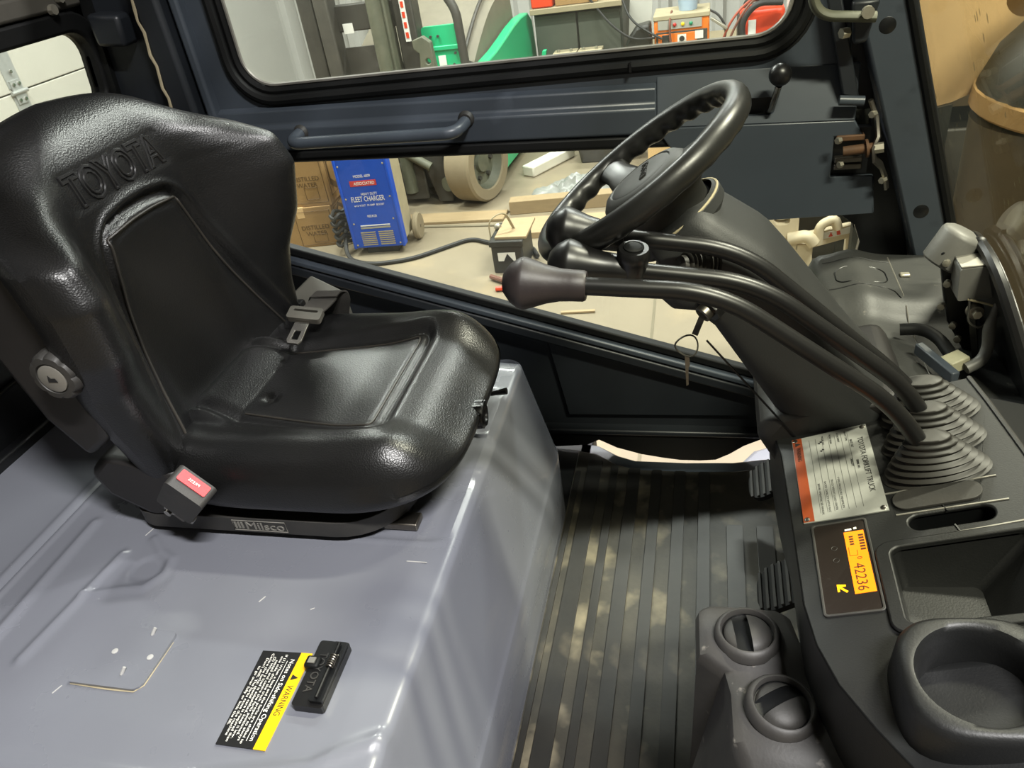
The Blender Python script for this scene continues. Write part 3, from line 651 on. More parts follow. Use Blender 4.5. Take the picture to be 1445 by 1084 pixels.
build_hood()

# ================================================================== SEAT
def build_seat():
    root = thing('operator_seat', 'black vinyl operator seat with deep wraparound backrest on the hood', 'seat', (-0.35, 0, 0.38))
    # ---- backrest
    ZB, ZT = 0.485, 0.980
    zk = [.485, .55, .60, .66, .72, .80, .85, .88, .905, .93, .95, .965, .975, .980]
    wk = [.212, .230, .242, .256, .272, .285, .280, .254, .218, .182, .152, .118, .07, .0]
    pk = [.045, .068, .072, .088, .125, .146, .128, .072, .026, .006, .0, 0, 0, 0]
    xk = [-.468, -.482, -.488, -.494, -.498, -.503, -.508, -.513, -.518, -.525, -.532, -.54, -.546, -.55]
    def Wf(z): return curve_of(zk, wk, z, 5)
    def Pf(z): return curve_of(zk, pk, z, 13)
    def Xf(z): return curve_of(zk, xk, z, 12)
    def front(y, z):
        W = np.maximum(Wf(z), 1e-3); u = np.clip(np.abs(y)/W, 0, 1); g = smoothstep(0.38, 1.0, u)
        tt = np.sqrt(np.clip(1-(np.clip((z-0.87)/(ZT-0.87), 0, 1))**2.2, 0, 1)); tt = np.minimum(tt, np.sqrt(np.clip(1-(np.clip((0.53-z)/0.05, 0, 1))**2.2, 0, 1))*0.8+0.2)
        F = Xf(z)+Pf(z)*g; B = Xf(z)-0.095+Pf(z)*0.55*g
        mid = (F+B)/2; half = (F-B)/2*tt*np.sqrt(np.clip(1-u**7, 0, 1))
        hw = 0.098 + (0.82-z)*0.31; r = 0.03
        qx = np.abs(y)-hw+r; qz = (z-0.842+0.35*np.maximum(np.abs(y)-0.02, 0)**1.3)+r
        dd = np.hypot(np.maximum(qx, 0), np.maximum(qz, 0)) + np.minimum(np.maximum(qx, qz), 0) - r
        disp = 0.0045*np.exp(-((dd-0.004)/0.006)**2) - 0.0095*np.exp(-((dd+0.010)/0.007)**2) + 0.0012*np.exp(-((dd+0.023)/0.004)**2) - 0.0018*np.exp(-((dd+0.029)/0.003)**2)
        # plate of the embossed word
        qx = np.abs(y)-0.112+0.008; qz = np.abs(z-0.884)-0.026+0.008
        d2 = np.hypot(np.maximum(qx, 0), np.maximum(qz, 0)) + np.minimum(np.maximum(qx, qz), 0) - 0.008
        disp -= 0.0012*(1-smoothstep(-0.002, 0.001, d2))
        return mid + half + disp*(1-smoothstep(0.75, 0.9, u)), mid - half
    m, n = 150, 170
    v = np.linspace(0, 1, m); z = ZB + (ZT-ZB)*(np.where(v < 0.85, v*0.93/0.85, 0.93+0.07*np.sin((v-0.85)/0.15*PI/2)))
    s = np.linspace(-1, 1, n); u = np.sin(s*PI/2)*0.45+s*0.55
    Zg, Ug = np.meshgrid(z, u, indexing='ij'); Yg = Ug*np.maximum(Wf(Zg), 1e-3)
    xf_, xb_ = front(Yg, Zg)
    ring = np.concatenate([np.stack([xf_, Yg, Zg], -1), np.stack([xb_, Yg, Zg], -1)[:, ::-1]], 1)
    mb = MB().grid(ring, cv=True); nb = ring.shape[1]; mb.f.append(tuple(reversed(range(nb))))
    br = obj('backrest', mb, 'seat_vinyl', root, smooth=60, fix=False)
    def tm(a, b, h):
        zz = 0.884+b; x_, _ = front(np.array([a]), np.array([zz])); return Vector((float(x_[0])+h+0.0006, a, zz))
    text('lettering', 'TOYOTA', 'seat_emboss', br, (0, 0, 0), (0, 1, 0), (0, 0, 1), height=0.042, width=0.198, outline=0.0019, fmap=tm, bold=0.012)
    # piping round the back panel
    pth = [(-(0.098+(0.82-z_)*0.31-0.021), z_) for z_ in np.linspace(0.50, 0.80, 12)]
    pth = [(p.x, p.z) for p in arc_path([(a, 0, b) for a, b in pth] + [(-0.082, 0, 0.812), (-0.03, 0, 0.818), (0.03, 0, 0.818), (0.082, 0, 0.812)] + [(-a, 0, b) for a, b in reversed(pth)], 0.02, 4)]
    xs_ = front(np.array([a for a, b in pth]), np.array([b for a, b in pth]))[0]
    obj('piping', MB().tube([(float(x_)+0.0008, a, b) for x_, (a, b) in zip(xs_, pth)], 0.0022, 8), 'seat_piping', br)
    # ---- backrest side shell with recline knob
    sh = MB().plate([(-0.632, 0.905), (-0.56, 0.90), (-0.515, 0.845), (-0.478, 0.775), (-0.462, 0.735), (-0.470, 0.665), (-0.500, 0.585), (-0.545, 0.555), (-0.585, 0.62), (-0.615, 0.75)], [], fy(-0.243, 0), 0.05)
    so = obj('side_shell', sh, 'seat_shell', root, bevel=0.012, seg=3)
    obj('screw', MB().lathe([(0.006, 0), (0.005, 0.003), (0.002, 0.004)], (-0.478, -0.2445, 0.782), (0, -1, 0), 12), 'steel', so)
    kb = MB(); n_ = 48; Yk = -0.244
    pr = [(0.6, 0.0), (1.0, 0.004), (1.03, 0.012), (1.0, 0.026), (0.9, 0.031), (0.66, 0.032), (0.62, 0.029), (0.01, 0.029)]
    o_ = len(kb.v)
    for rr_, hh in pr:
        for k in range(n_):
            t = 2*PI*k/n_; w_ = 1.0 if rr_ < 0.85 else 1.0-0.10*max(0.0, math.cos(8*t))**3
            kb.v.append(Vector((-0.492+0.0335*rr_*w_*math.cos(t), Yk-hh, 0.712+0.0335*rr_*w_*math.sin(t))))
    for i in range(len(pr)-1):
        for k in range(n_): kb.f.append((i*n_+k, i*n_+(k+1) % n_, (i+1)*n_+(k+1) % n_, (i+1)*n_+k))
    kb.f.append(tuple((len(pr)-1)*n_+k for k in range(n_)))
    ko = obj('recline_knob', kb, 'dusty_plastic', root, smooth=35)
    ko['label'] = 'lobed black recline knob'
    obj('knob_disc', MB().lathe([(0.0195, 0), (0.0195, 0.0025), (0.017, 0.0035)], (-0.492, Yk-0.029, 0.712), (0, -1, 0), 28), 'silver_grey', ko)
    obj('knob_mark', MB().plate([(-0.006, -0.004), (0.008, -0.004), (0.006, 0.0015), (0.0, 0.0015), (-0.003, 0.006)], [], lambda a, b, h: Vector((-0.492+a, Yk-0.0327-h, 0.712+b)), 0.0006), 'black_print', ko, smooth=None)
    # ---- cushion
    xc, ax, by = -0.276, 0.238, 0.229
    th = np.linspace(0, 2*PI, 221)[:-1]; ex = 4.2
    rad = (np.abs(np.cos(th))**ex + np.abs(np.sin(th))**ex)**(-1/ex)
    def zt(x, y):
        base = 0.522 + 0.030*smoothstep(0.10, 0.185, np.abs(y)) + 0.012*smoothstep(-0.24, -0.12, x)*(1-smoothstep(-0.10, -0.03, x)) + 0.010*smoothstep(-0.40, -0.47, x)
        base -= 0.028*smoothstep(-0.13, -0.03, x)
        hw = 0.108 + (x+0.4)*0.16; r = 0.03
        qx = x+0.150+r+0.0*y; qy = np.abs(y)-hw+r
        dd = np.hypot(np.maximum(qx, 0), np.maximum(qy, 0)) + np.minimum(np.maximum(qx, qy), 0) - r
        disp = 0.003*np.exp(-((dd-0.012)/0.010)**2) - 0.0085*np.exp(-((dd+0.008)/0.0085)**2) - 0.0015*np.exp(-((dd+0.022)/0.003)**2)
        disp -= 0.009*np.exp(-((np.hypot(x+0.375, y+0.045))/0.013)**2)
        disp += 0.024*np.clip((-0.398-x-0.03*np.abs(y))/0.085, 0, 1)**0.8*(1-smoothstep(0.105, 0.125, np.abs(y)))
        return base + disp
    rings = []
    for rho in list(np.linspace(0.004, 0.9, 78)) + list(1-0.1*np.cos(np.linspace(0, PI/2, 14))[1:]):
        x = xc + ax*rho*rad*np.cos(th); y = by*rho*rad*np.sin(th)
        zz = 0.480 + (zt(x, y)-0.480)*np.sqrt(np.clip(1-rho**6.5, 0, 1)); rings.append(np.stack([x, y, zz], -1))
    for rho, zz in ((1.003, 0.472), (0.998, 0.464), (0.985, 0.456), (0.955, 0.449), (0.91, 0.445), (0.84, 0.442), (0.5, 0.442)):
        front_lift = 0.012*smoothstep(-0.2, -0.05, xc + ax*rho*rad*np.cos(th))
        rings.append(np.stack([xc + ax*rho*rad*np.cos(th), by*rho*rad*np.sin(th), np.full(th.shape, zz)+front_lift], -1))
    cu_ = obj('cushion', MB().grid(np.array(rings), cv=True, flip=False), 'seat_vinyl', root, smooth=60)
    def hwc(x): return 0.108+(x+0.4)*0.16-0.022
    pth = [(p.x, p.y) for p in arc_path([(x_, -hwc(x_), 0) for x_ in np.linspace(-0.395, -0.19, 10)] + [(-0.172, -hwc(-0.172), 0)] + [(-0.172, y_, 0) for y_ in np.linspace(-0.09, 0.09, 6)] + [(-0.172, hwc(-0.172), 0)] + [(x_, hwc(x_), 0) for x_ in np.linspace(-0.19, -0.395, 10)], 0.025, 4)]
    px_ = np.array([a for a, b in pth]); py_ = np.array([b for a, b in pth]); zz = zt(px_, py_)
    rho = np.maximum(np.abs((px_-xc)/ax), np.abs(py_/by)); zz = 0.480+(zz-0.480)*np.sqrt(np.clip(1-rho**6.5, 0, 1))
    obj('piping', MB().tube([(float(a), float(b), float(c)+0.0006) for a, b, c in zip(px_, py_, zz)], 0.0018, 8), 'seat_piping', cu_)
    # button tuft
    obj('tuft', MB().lathe([(0.006, 0), (0.005, 0.0025), (0.0015, 0.003)], (-0.375, -0.045, 0.5125), (0.2, -0.2, 1), 14), 'seat_emboss', root)
    # ---- base pan
    bp = MB().plate(rrect(-0.575, -0.125, -0.212, 0.212, (0.05, 0.10, 0.10, 0.05), 8), [], fz(0.394), 0.028)
    bo = obj('base_pan', bp, 'dusty_plastic', root, bevel=0.006)
    obj('pan_underside', MB().plate(rrect(-0.56, -0.135, -0.178, 0.178, 0.04, 6), [], fz(0.3795), 0.02), 'black_paint', root)
    obj('rail_end', MB().box2(-0.165, -0.112, -0.178, -0.150, 0.381, 0.393), 'steel', root, bevel=0.002)
    lg = text('lettering', 'Milsco', 'silver_grey', bo, (-0.335, -0.2122, 0.4080), (1, 0, 0), (0, 0, 1), height=0.014, width=0.062, depth=0.0016)
    fr = MB().tube([(-0.388, -0.2122, 0.3985), (-0.300, -0.2122, 0.3985), (-0.300, -0.2122, 0.4175), (-0.388, -0.2122, 0.4175)], 0.0009, 5, closed=True)
    for k in range(3): fr.box2(-0.385+k*0.0055, -0.382+k*0.0055, -0.2132, -0.2118, 0.4025, 0.4145)
    obj('emblem_frame', fr, 'silver_grey', bo)
    obj('hinge_cover', MB().plate([(-0.60, 0.50), (-0.565, 0.53), (-0.50, 0.52), (-0.445, 0.505), (-0.425, 0.47), (-0.455, 0.425), (-0.53, 0.42), (-0.585, 0.455)], [], fy(-0.215, 0), 0.43), 'seat_shell', root, bevel=0.014, seg=3)
    # front adjusting knob and release lever
    k2 = MB().lathe([(0.0195, 0), (0.021, 0.004), (0.021, 0.018), (0.0185, 0.022), (0.012, 0.022), (0.011, 0.019), (0.001, 0.019)], (-0.058, -0.012, 0.470), (1, 0.1, 0.05), 20)
    k2o = obj('front_knob', k2, 'gloss_black', root)
    for k in range(10):
        t = 2*PI*k/10
        obj('grip', MB().bar((-0.054, -0.012+0.0205*math.cos(t), 0.470+0.0205*math.sin(t)), (-0.039, -0.0105+0.0205*math.cos(t), 0.4707+0.0205*math.sin(t)), 0.004, 0.004), 'gloss_black', k2o)
    obj('release_lever', MB().tube([(-0.10, 0.075, 0.44), (-0.045, 0.078, 0.448), (-0.025, 0.079, 0.452)], [0.004, 0.004, 0.006], 8), 'gloss_black', root)
    obj('lever_clip', MB().box2(-0.072, -0.052, 0.035, 0.062, 0.46, 0.466), 'zinc', root, bevel=0.002)
    return root
build_seat()

# ---- seat belt (retractor side) and buckle
sb = thing('seat_belt', 'grey seat belt with steel tongue draped over the far side of the seat', 'seat belt', (-0.42, 0.27, 0.40))
obj('retractor', MB().add([(-0.50, 0.265, 0.39), (-0.395, 0.265, 0.39), (-0.395, 0.335, 0.39), (-0.50, 0.335, 0.39), (-0.50, 0.265, 0.532), (-0.405, 0.265, 0.512), (-0.405, 0.335, 0.512), (-0.47, 0.335, 0.552)],
    [(0,3,2,1),(4,5,6,7),(0,1,5,4),(1,2,6,5),(2,3,7,6),(3,0,4,7)]), 'dusty_black', sb, bevel=0.006)
obj('guide', MB().plate(rrect(-0.50, -0.455, -0.012, 0.012, 0.004), [], lambda u, v, h: Vector((u, 0.262-h, 0.522+v)), 0.018), 'gloss_black', sb, bevel=0.003)
obj('roller', MB().cyl((-0.49, 0.243, 0.531), (-0.463, 0.243, 0.526), 0.004, n=10), 'chrome', sb)
def strap(path, wvec, th):
    P = [Vector(p) for p in path]; w_ = Vector(wvec); mbx = MB(); o = 0
    for i, p in enumerate(P):
        t = (P[min(i+1, len(P)-1)]-P[max(i-1, 0)]).normalized(); nn = t.cross(w_).normalized()
        mbx.v += [p+w_/2+nn*th/2, p-w_/2+nn*th/2, p-w_/2-nn*th/2, p+w_/2-nn*th/2]
    for i in range(len(P)-1):
        for k in range(4): mbx.f.append((i*4+k, i*4+(k+1) % 4, i*4+4+(k+1) % 4, i*4+4+k))
    mbx.f += [(3, 2, 1, 0), tuple(4*(len(P)-1)+k for k in range(4))]
    return mbx
wv = Vector((0.044, 0.012, -0.006))
obj('webbing', strap(arc_path([(-0.43, 0.262, 0.515), (-0.40, 0.235, 0.553), (-0.375, 0.205, 0.566), (-0.378, 0.165, 0.566), (-0.388, 0.145, 0.561)], 0.02, 5), wv, 0.0028), 'webbing', sb, smooth=60)
obj('webbing_loop', strap(arc_path([(-0.376, 0.20, 0.570), (-0.372, 0.216, 0.573), (-0.366, 0.226, 0.568), (-0.366, 0.230, 0.550), (-0.385, 0.242, 0.51)], 0.012, 5), wv, 0.0028), 'webbing', sb, smooth=60)
R_ = Matrix(((0.965, 0.26, 0), (-0.26, 0.965, 0), (0, 0, 1)))
def tmap(dx, dy, dz): return Vector((-0.384, 0.135, 0.562)) + Vector((0.95, -0.03, -0.10))*dx + Vector((-0.08, 0.93, 0.16))*dy + Vector((0.05, -0.15, 0.98))*dz
obj('tongue_slider', MB().plate(rrect(-0.033, 0.033, -0.012, 0.022, 0.006), [rrect(-0.024, 0.024, 0.008, 0.014, 0.002)], lambda u, v, h: tmap(u, v, h), 0.010), 'dusty_black', sb, bevel=0.003)
obj('tongue', MB().plate([(-0.014, -0.010), (0.014, -0.010)] + [(0.0145, -0.066), (0.010, -0.075), (-0.010, -0.075), (-0.0145, -0.066)], [rrect(-0.006, 0.006, -0.064, -0.040, 0.001, 2)], lambda u, v, h: tmap(u, v, h+0.002), 0.003), 'chrome', sb, smooth=None, bevel=0.0008)
bu = thing('belt_buckle', 'black seat belt buckle with red press button beside the seat base', 'buckle', (-0.40, -0.24, 0.40))
ax_ = Vector((0.60, -0.20, 0.62)).normalized(); sd = Vector((0.68, -0.05, -0.66)).normalized(); sd = (sd-ax_*sd.dot(ax_)).normalized(); nn = ax_.cross(sd)
if nn.y > 0: nn = -nn
def bmap(u, v, h): return Vector((-0.425, -0.226, 0.480)) + (sd*u + ax_*v + nn*h)*1.12
obj('housing', MB().plate(rrect(-0.027, 0.027, -0.005, 0.062, 0.006), [], lambda u, v, h: bmap(u*(1-0.06*(v < 0.01)), v, h), 0.030), 'dusty_plastic', bu, bevel=0.005, seg=3)
rb_ = obj('press_button', MB().plate(rrect(-0.020, 0.020, 0.005, 0.020, 0.002), [], lambda u, v, h: Vector(bmap(u, 0.0605, v-0.001)) + ax_*h, 0.004), 'red_button', bu, bevel=0.001)
text('lettering', 'PRESS', 'white_print', rb_, bmap(0, 0.0652, 0.0115), -sd, -nn, height=0.004, width=0.017, depth=0.0003)
ob = MB(); ob.plate(rrect(-0.024, 0.024, 0.045, 0.060, 0.002), [], lambda u, v, h: bmap(u, v, h+0.0296), 0.0008)
obj('bracket', MB().plate([(-0.016, -0.045), (0.016, -0.045), (0.018, 0.0), (-0.018, 0.0)], [], lambda u, v, h: bmap(u, v, h+0.012), 0.006), 'steel', bu, bevel=0.002)
obj('bolt', MB().lathe([(0.010, 0), (0.010, 0.006), (0.006, 0.008), (0.006, 0.012), (0.002, 0.012)], bmap(-0.006, -0.022, 0.018), nn, 8), 'chrome', bu, smooth=30)
obj('nut', MB().lathe([(0.006, 0), (0.006, 0.010), (0.003, 0.010)], bmap(0.022, -0.016, 0.014), nn, 6), 'chrome', bu, smooth=30)
obj('anchor', MB().bar((-0.448, -0.20, 0.44), (-0.46, -0.19, 0.40), 0.02, 0.012), 'black_paint', bu)
# ================================================================== STEERING WHEEL AND COLUMN
CW = Vector((0.211, 0.0, 0.832)); NW = Vector((-0.559, 0, 0.829)).normalized(); E1 = Vector((NW.z, 0, -NW.x)); E2 = Vector((0, 1, 0))
def wpt(a, b, h): return CW + E1*a + E2*b + NW*h
sw = thing('steering_wheel', 'black moulded steering wheel with finger grips and round hub', 'steering wheel', wpt(0, 0, -0.06))
rim = []
nt_, nr = 224, 16
for i in range(nt_):
    t = 2*PI*i/nt_; row = []
    for k in range(nr):
        p = 2*PI*k/nr; inner = max(0.0, -math.cos(p-0.75))**1.5; r_ = 0.0136 - 0.0042*inner*(0.5-0.5*math.cos(30*t))
        row.append(tuple(wpt((0.139+r_*math.cos(p))*math.cos(t), (0.139+r_*math.cos(p))*math.sin(t), r_*math.sin(p)*1.15)))
    rim.append(row)
obj('rim', MB().grid(np.array(rim), cu=True, cv=True), 'wheel_rim', sw, smooth=60)
for ang in (116, -116, 0):
    t = math.radians(ang); u = Vector((math.cos(t), math.sin(t))); q = Vector((-u.y, u.x)); ro = []
    for rr_, wd, h, th_ in ((0.045, 0.034, -0.024, 0.012), (0.075, 0.026, -0.020, 0.010), (0.105, 0.020, -0.010, 0.009), (0.128, 0.022, -0.002, 0.009), (0.136, 0.026, 0.0, 0.008)):
        ro.append([tuple(wpt(u.x*rr_+q.x*wd*math.cos(a), u.y*rr_+q.y*wd*math.cos(a), h+th_*math.sin(a))) for a in np.linspace(0, 2*PI, 17)[:-1]])
    obj('spoke', MB().grid(np.array(ro), cv=True), 'wheel_rim', sw, smooth=60)
hub = [(0.03, -0.080), (0.052, -0.078), (0.055, -0.052), (0.061, -0.046), (0.0625, -0.030), (0.060, -0.014), (0.052, -0.006), (0.044, -0.0035), (0.042, -0.005), (0.040, -0.0035), (0.02, -0.0025), (0.001, -0.002)]
hb = obj('hub', MB().lathe(hub, CW, NW, 40), 'wheel_hub', sw, smooth=50)
text('lettering', 'TOYOTA', 'wheel_rim', hb, wpt(0.008, 0, -0.0015), -E2, E1, height=0.009, width=0.05, depth=0.002)
sc = thing('steering_column', 'dark grey textured steering column shroud rising from the dashboard', 'steering column', (0.48, 0, 0.42))
secs = [(0.060, -0.030, 0.035, 0.055), (0.068, -0.038, 0.048, 0.066), (0.09, -0.034, 0.056, 0.074), (0.11, -0.052, 0.064, 0.078), (0.125, -0.060, 0.070, 0.079), (0.148, -0.056, 0.079, 0.08), (0.165, -0.035, 0.083, 0.08), (0.20, -0.026, 0.086, 0.081), (0.335, -0.030, 0.092, 0.086), (0.46, -0.03, 0.102, 0.095), (0.50, -0.03, 0.106, 0.098)]
sec = []
for h, a0, a1, yh in secs:
    c_ = (a0+a1)/2; hf = (a1-a0)/2
    row = []
    for t in np.linspace(0, 2*PI, 49)[:-1]:
        e_ = 5.0; rr_ = (abs(math.cos(t))**e_+abs(math.sin(t))**e_)**(-1/e_)
        row.append(tuple(wpt(c_+hf*rr_*math.cos(t), yh*rr_*math.sin(t), -h)))
    sec.append(row)
mb = MB().grid(np.array(sec), cv=True); mb.f.append(tuple(range(48)))
obj('shroud', mb, 'column_plastic', sc, smooth=45)
obj('collar', MB().lathe([(0.060, -0.090), (0.068, -0.082), (0.069, -0.070), (0.062, -0.064)], CW, NW, 36, caps=False), 'column_plastic', sc)
obj('collar_ring', MB().tube([tuple(wpt(0.067*math.cos(t), 0.067*math.sin(t), -0.068)) for t in np.linspace(0, 2*PI, 41)[:-1]], 0.0016, 6, closed=True), 'dusty_cream', sc)
ls = MB()
for z_, xa, xb, yh in (): pass
obj('lower_shroud', MB().plate([(0.355, 0.500), (0.372, 0.528), (0.42, 0.545), (0.53, 0.565), (0.56, 0.50), (0.52, 0.40), (0.40, 0.42)], [], fy(-0.088, 0), 0.19), 'seat_shell', sc, bevel=0.015, seg=3)
obj('seam_line', MB().bar(tuple(wpt(-0.035, -0.086, -0.20)), tuple(wpt(-0.022, -0.089, -0.40)), 0.002, 0.002), 'black_paint', sc)
# stalk bellows and ignition lock on the column side
bel = []
for k in range(22):
    f_ = k/21; r_ = 0.024-0.010*f_ + 0.0022*math.cos(k*PI*0.72)
    bel.append((r_, 0.034*f_))
obj('stalk_bellows', MB().lathe(bel, (0.295, -0.072, 0.742), (-0.75, -0.5, 0.25), 24), 'boot_rubber', sc)
obj('stalk_end', MB().lathe([(0.012, 0), (0.011, 0.006), (0.004, 0.008)], Vector((0.295, -0.072, 0.742))+Vector((-0.75, -0.5, 0.25)).normalized()*0.033, (-0.75, -0.5, 0.25), 16), 'dusty_plastic', sc)
KP = Vector((0.302, -0.078, 0.694)); KD = Vector((-0.62, -0.62, -0.38)).normalized()
lk = obj('ignition_lock', MB().lathe([(0.018, 0), (0.018, 0.010), (0.0175, 0.012)], KP, KD, 8), 'gloss_black', sc, smooth=20)
obj('lock_barrel', MB().lathe([(0.0105, 0.012), (0.0105, 0.021), (0.008, 0.022), (0.006, 0.019), (0.001, 0.019)], KP, KD, 20), 'steel', lk)
ik = thing('ignition_key', 'small steel key on a split ring hanging from the ignition lock', 'key', (0.268, -0.10, 0.60))
k0 = KP+KD*0.019
obj('key_blade', MB().bar(k0, k0+Vector((-0.010, -0.012, -0.022)), 0.008, 0.0016), 'steel', ik)
rc = Vector((0.270, -0.108, 0.6525))
rg = [(rc.x+0.0135*math.cos(t), rc.y+0.004*math.sin(2*t), rc.z+0.0145*math.sin(t)) for t in np.linspace(0, 2*PI, 33)[:-1]]
obj('split_ring', MB().tube(rg, 0.0011, 6, closed=True), 'machine_dark', ik)
obj('spare_key', MB().plate([(-0.002, 0.0), (0.003, 0.0), (0.004, -0.014), (0.0022, -0.018), (0.0022, -0.043), (-0.0005, -0.045), (-0.0015, -0.02)], [], lambda u, v, h: Vector((0.270+u, -0.108+h, 0.6385+v)), 0.0018), 'steel', ik, smooth=None)

# ================================================================== CONSOLE
def cz(x): return 0.5 + 0.32*(x-0.4)
CN = Vector((-0.32, 0, 1)).normalized()
def cm(x, y, h=0.0): return Vector((x, y, cz(x))) + CN*h
cs = thing('control_console', 'black plastic control console with data plate, display, tray and cup holder', 'console', (0.5, -0.3, 0.3))
out = [(0.376, -0.045), (0.386, -0.12), (0.389, -0.24), (0.391, -0.36), (0.398, -0.41), (0.412, -0.455), (0.435, -0.50), (0.462, -0.545), (0.50, -0.60), (0.63, -0.62), (0.628, -0.26), (0.612, -0.10), (0.605, -0.045)]
h_slot = rrect(0.501, 0.577, -0.282, -0.260, 0.0105)
h_tray = rrect(0.478, 0.598, -0.400, -0.304, 0.010)
h_cup = circ(0.512, -0.474, 0.052, 32)
top = MB().plate(out, [h_slot, h_tray, h_cup], lambda u, v, h: cm(u, v, -h), 0.006)
obj('top_shell', top, 'console_plastic', cs, bevel=0.002)
# side skirt
sk_ = []
for f_ in np.linspace(0, 1, 7):
    ins = 0.004*math.sin(f_*PI) + 0.055*f_**2; row = []
    for x, y in out[:9]: row.append((x-0.006*math.sin(min(1, f_*5)*PI/2)+ins+0.006*(f_ > 0), y, cz(x)*(1-f_)+0.16*f_ - 0.003*(f_ > 0)))
    sk_.append(row)
obj('side_skirt', MB().grid(np.array(sk_)), 'console_plastic', cs, smooth=50)
sl0 = rrect(0.499, 0.579, -0.284, -0.258, 0.011); slw = MB().grid(np.array([[tuple(cm(u, v, -0.003)) for u, v in sl0], [tuple(cm(u, v, -0.05)) for u, v in sl0]]), cv=True); slw.f.append(tuple(len(sl0)+k for k in range(len(sl0))))
obj('slot_well', slw, 'black_paint', cs)
tr = MB(); L0 = rrect(0.478, 0.598, -0.400, -0.304, 0.010); L1 = rrect(0.490, 0.562, -0.396, -0.322, 0.008)
A = np.array([[tuple(cm(u, v, 0.001)) for u, v in L0], [tuple(cm(u, v, -0.006)) for u, v in L0], [tuple(Vector((u, v, cz(0.53)-0.046+0.1*(u-0.53)))) for u, v in L1]])
tr.grid(A, cv=True); tr.f.append(tuple(2*len(L0)+k for k in range(len(L0))))
obj('storage_tray', tr, 'console_plastic', cs, smooth=30)
obj('tray_rim', MB().plate(rrect(0.464, 0.612, -0.410, -0.294, 0.016), [rrect(0.478, 0.598, -0.400, -0.304, 0.010)], lambda u, v, h: cm(u, v, h-0.001), 0.005), 'console_plastic', cs, bevel=0.002)
# cup holder
CUP = Vector((0.512, -0.474, 0.0)); crz = 0.566
cup = [(0.060, cz(0.5)-0.035), (0.061, cz(0.5)-0.01), (0.0595, crz-0.010), (0.057, crz-0.003), (0.053, crz), (0.0485, crz-0.001), (0.0455, crz-0.006), (0.0445, crz-0.02), (0.037, crz-0.128), (0.033, crz-0.13), (0.001, crz-0.13)]
co_ = MB(); n_ = 48
for r_, z_ in cup:
    for k in range(n_):
        t = 2*PI*k/n_; e_ = 3.2; g_ = (abs(math.cos(t))**e_+abs(math.sin(t))**e_)**(-1/e_) if r_ > 0.052 else 1.0
        co_.v.append(Vector((CUP.x+r_*g_*math.cos(t), CUP.y+r_*g_*math.sin(t), z_+0.12*r_*g_*math.cos(t))))
for i in range(len(cup)-1):
    for k in range(n_): co_.f.append((i*n_+k, i*n_+(k+1) % n_, (i+1)*n_+(k+1) % n_, (i+1)*n_+k))
co_.f.append(tuple((len(cup)-1)*n_+k for k in range(n_)))
obj('cup_holder', co_, 'console_plastic', cs, smooth=50)
obj('cup_floor_grime', MB().lathe([(0.034, 0), (0.030, 0.0012), (0.001, 0.0015)], (CUP.x, CUP.y, crz-0.1295), (0, 0, 1), 24), 'mat_rubber', cs)
obj('lower_fairing', MB().plate([(0.41, -0.43), (0.44, -0.50), (0.48, -0.56), (0.64, -0.60), (0.64, -0.42)], [], lambda u, v, h: cm(u, v, -0.012-h), 0.05), 'console_plastic', cs, bevel=0.012, seg=3)
# data plate
R, U = (0, -1, 0), Vector((1, 0, 0.32)).normalized()
dp = obj('data_plate', MB().plate([(0.401, -0.097), (0.486, -0.094), (0.487, -0.248), (0.402, -0.247)], [], lambda u, v, h: cm(u, v, h), 0.0014), 'plate_alu', cs, smooth=None)
dp['label'] = 'silver metal data plate with orange band'
obj('orange_band', MB().plate([(0.4015, -0.0975), (0.4125, -0.0972), (0.4135, -0.2465), (0.4022, -0.2465)], [], lambda u, v, h: cm(u, v, h+0.001), 0.0008), 'plate_orange', dp, smooth=None)
text('lettering', 'TOYOTA FORKLIFT TRUCK', 'black_print', dp, cm(0.4765, -0.166, 0.0017), R, U, height=0.0062, width=0.098, depth=0.0002)
text('lettering', 'SERIAL NO.', 'black_print', dp, cm(0.4685, -0.165, 0.0017), R, U, height=0.0026, width=0.016, depth=0.0002)
text('lettering', 'BACK TILT', 'black_print', dp, cm(0.4665, -0.126, 0.0017), R, U, height=0.0026, width=0.015, depth=0.0002)
text('lettering', 'CAPACITY', 'black_print', dp, cm(0.4625, -0.160, 0.0017), R, U, height=0.0026, width=0.015, depth=0.0002)
text('lettering', 'WARNING', 'black_print', dp, cm(0.4075, -0.128, 0.002), R, U, height=0.005, width=0.026, depth=0.0002)
obj('triangle_mark', MB().plate([(0.4045, -0.112), (0.4105, -0.1085), (0.4045, -0.105)], [], lambda u, v, h: cm(u, v, 0.0018+h), 0.0003), 'black_print', dp, smooth=None)
for k in range(7):
    xx = 0.4205+k*0.0072
    obj('rule', MB().plate([(xx, -0.104), (xx+0.0004, -0.104), (xx+0.0006, -0.236), (xx+0.0002, -0.236)], [], lambda u, v, h: cm(u, v, 0.0014+h), 0.0002), 'grey_print', dp, smooth=None)
for xx, yy, t_ in ((0.4235, -0.225, 'BEFORE OPERATING SEE MANUAL'), (0.4305, -0.223, 'RATED CAPACITY WITH MAST'), (0.4378, -0.221, 'TRUCK WEIGHT LOAD CENTER'), (0.4448, -0.219, 'TYRE PRESSURE MINIMUM')):
    text('lettering', t_, 'grey_print', dp, cm(xx, yy+0.012, 0.0016), R, U, height=0.0024, width=0.052, depth=0.0002)
for yy, t_ in ((-0.114, 'MODEL'), (-0.114, 'ATTACHMENT'), (-0.114, 'FRONT TREAD')):
    pass
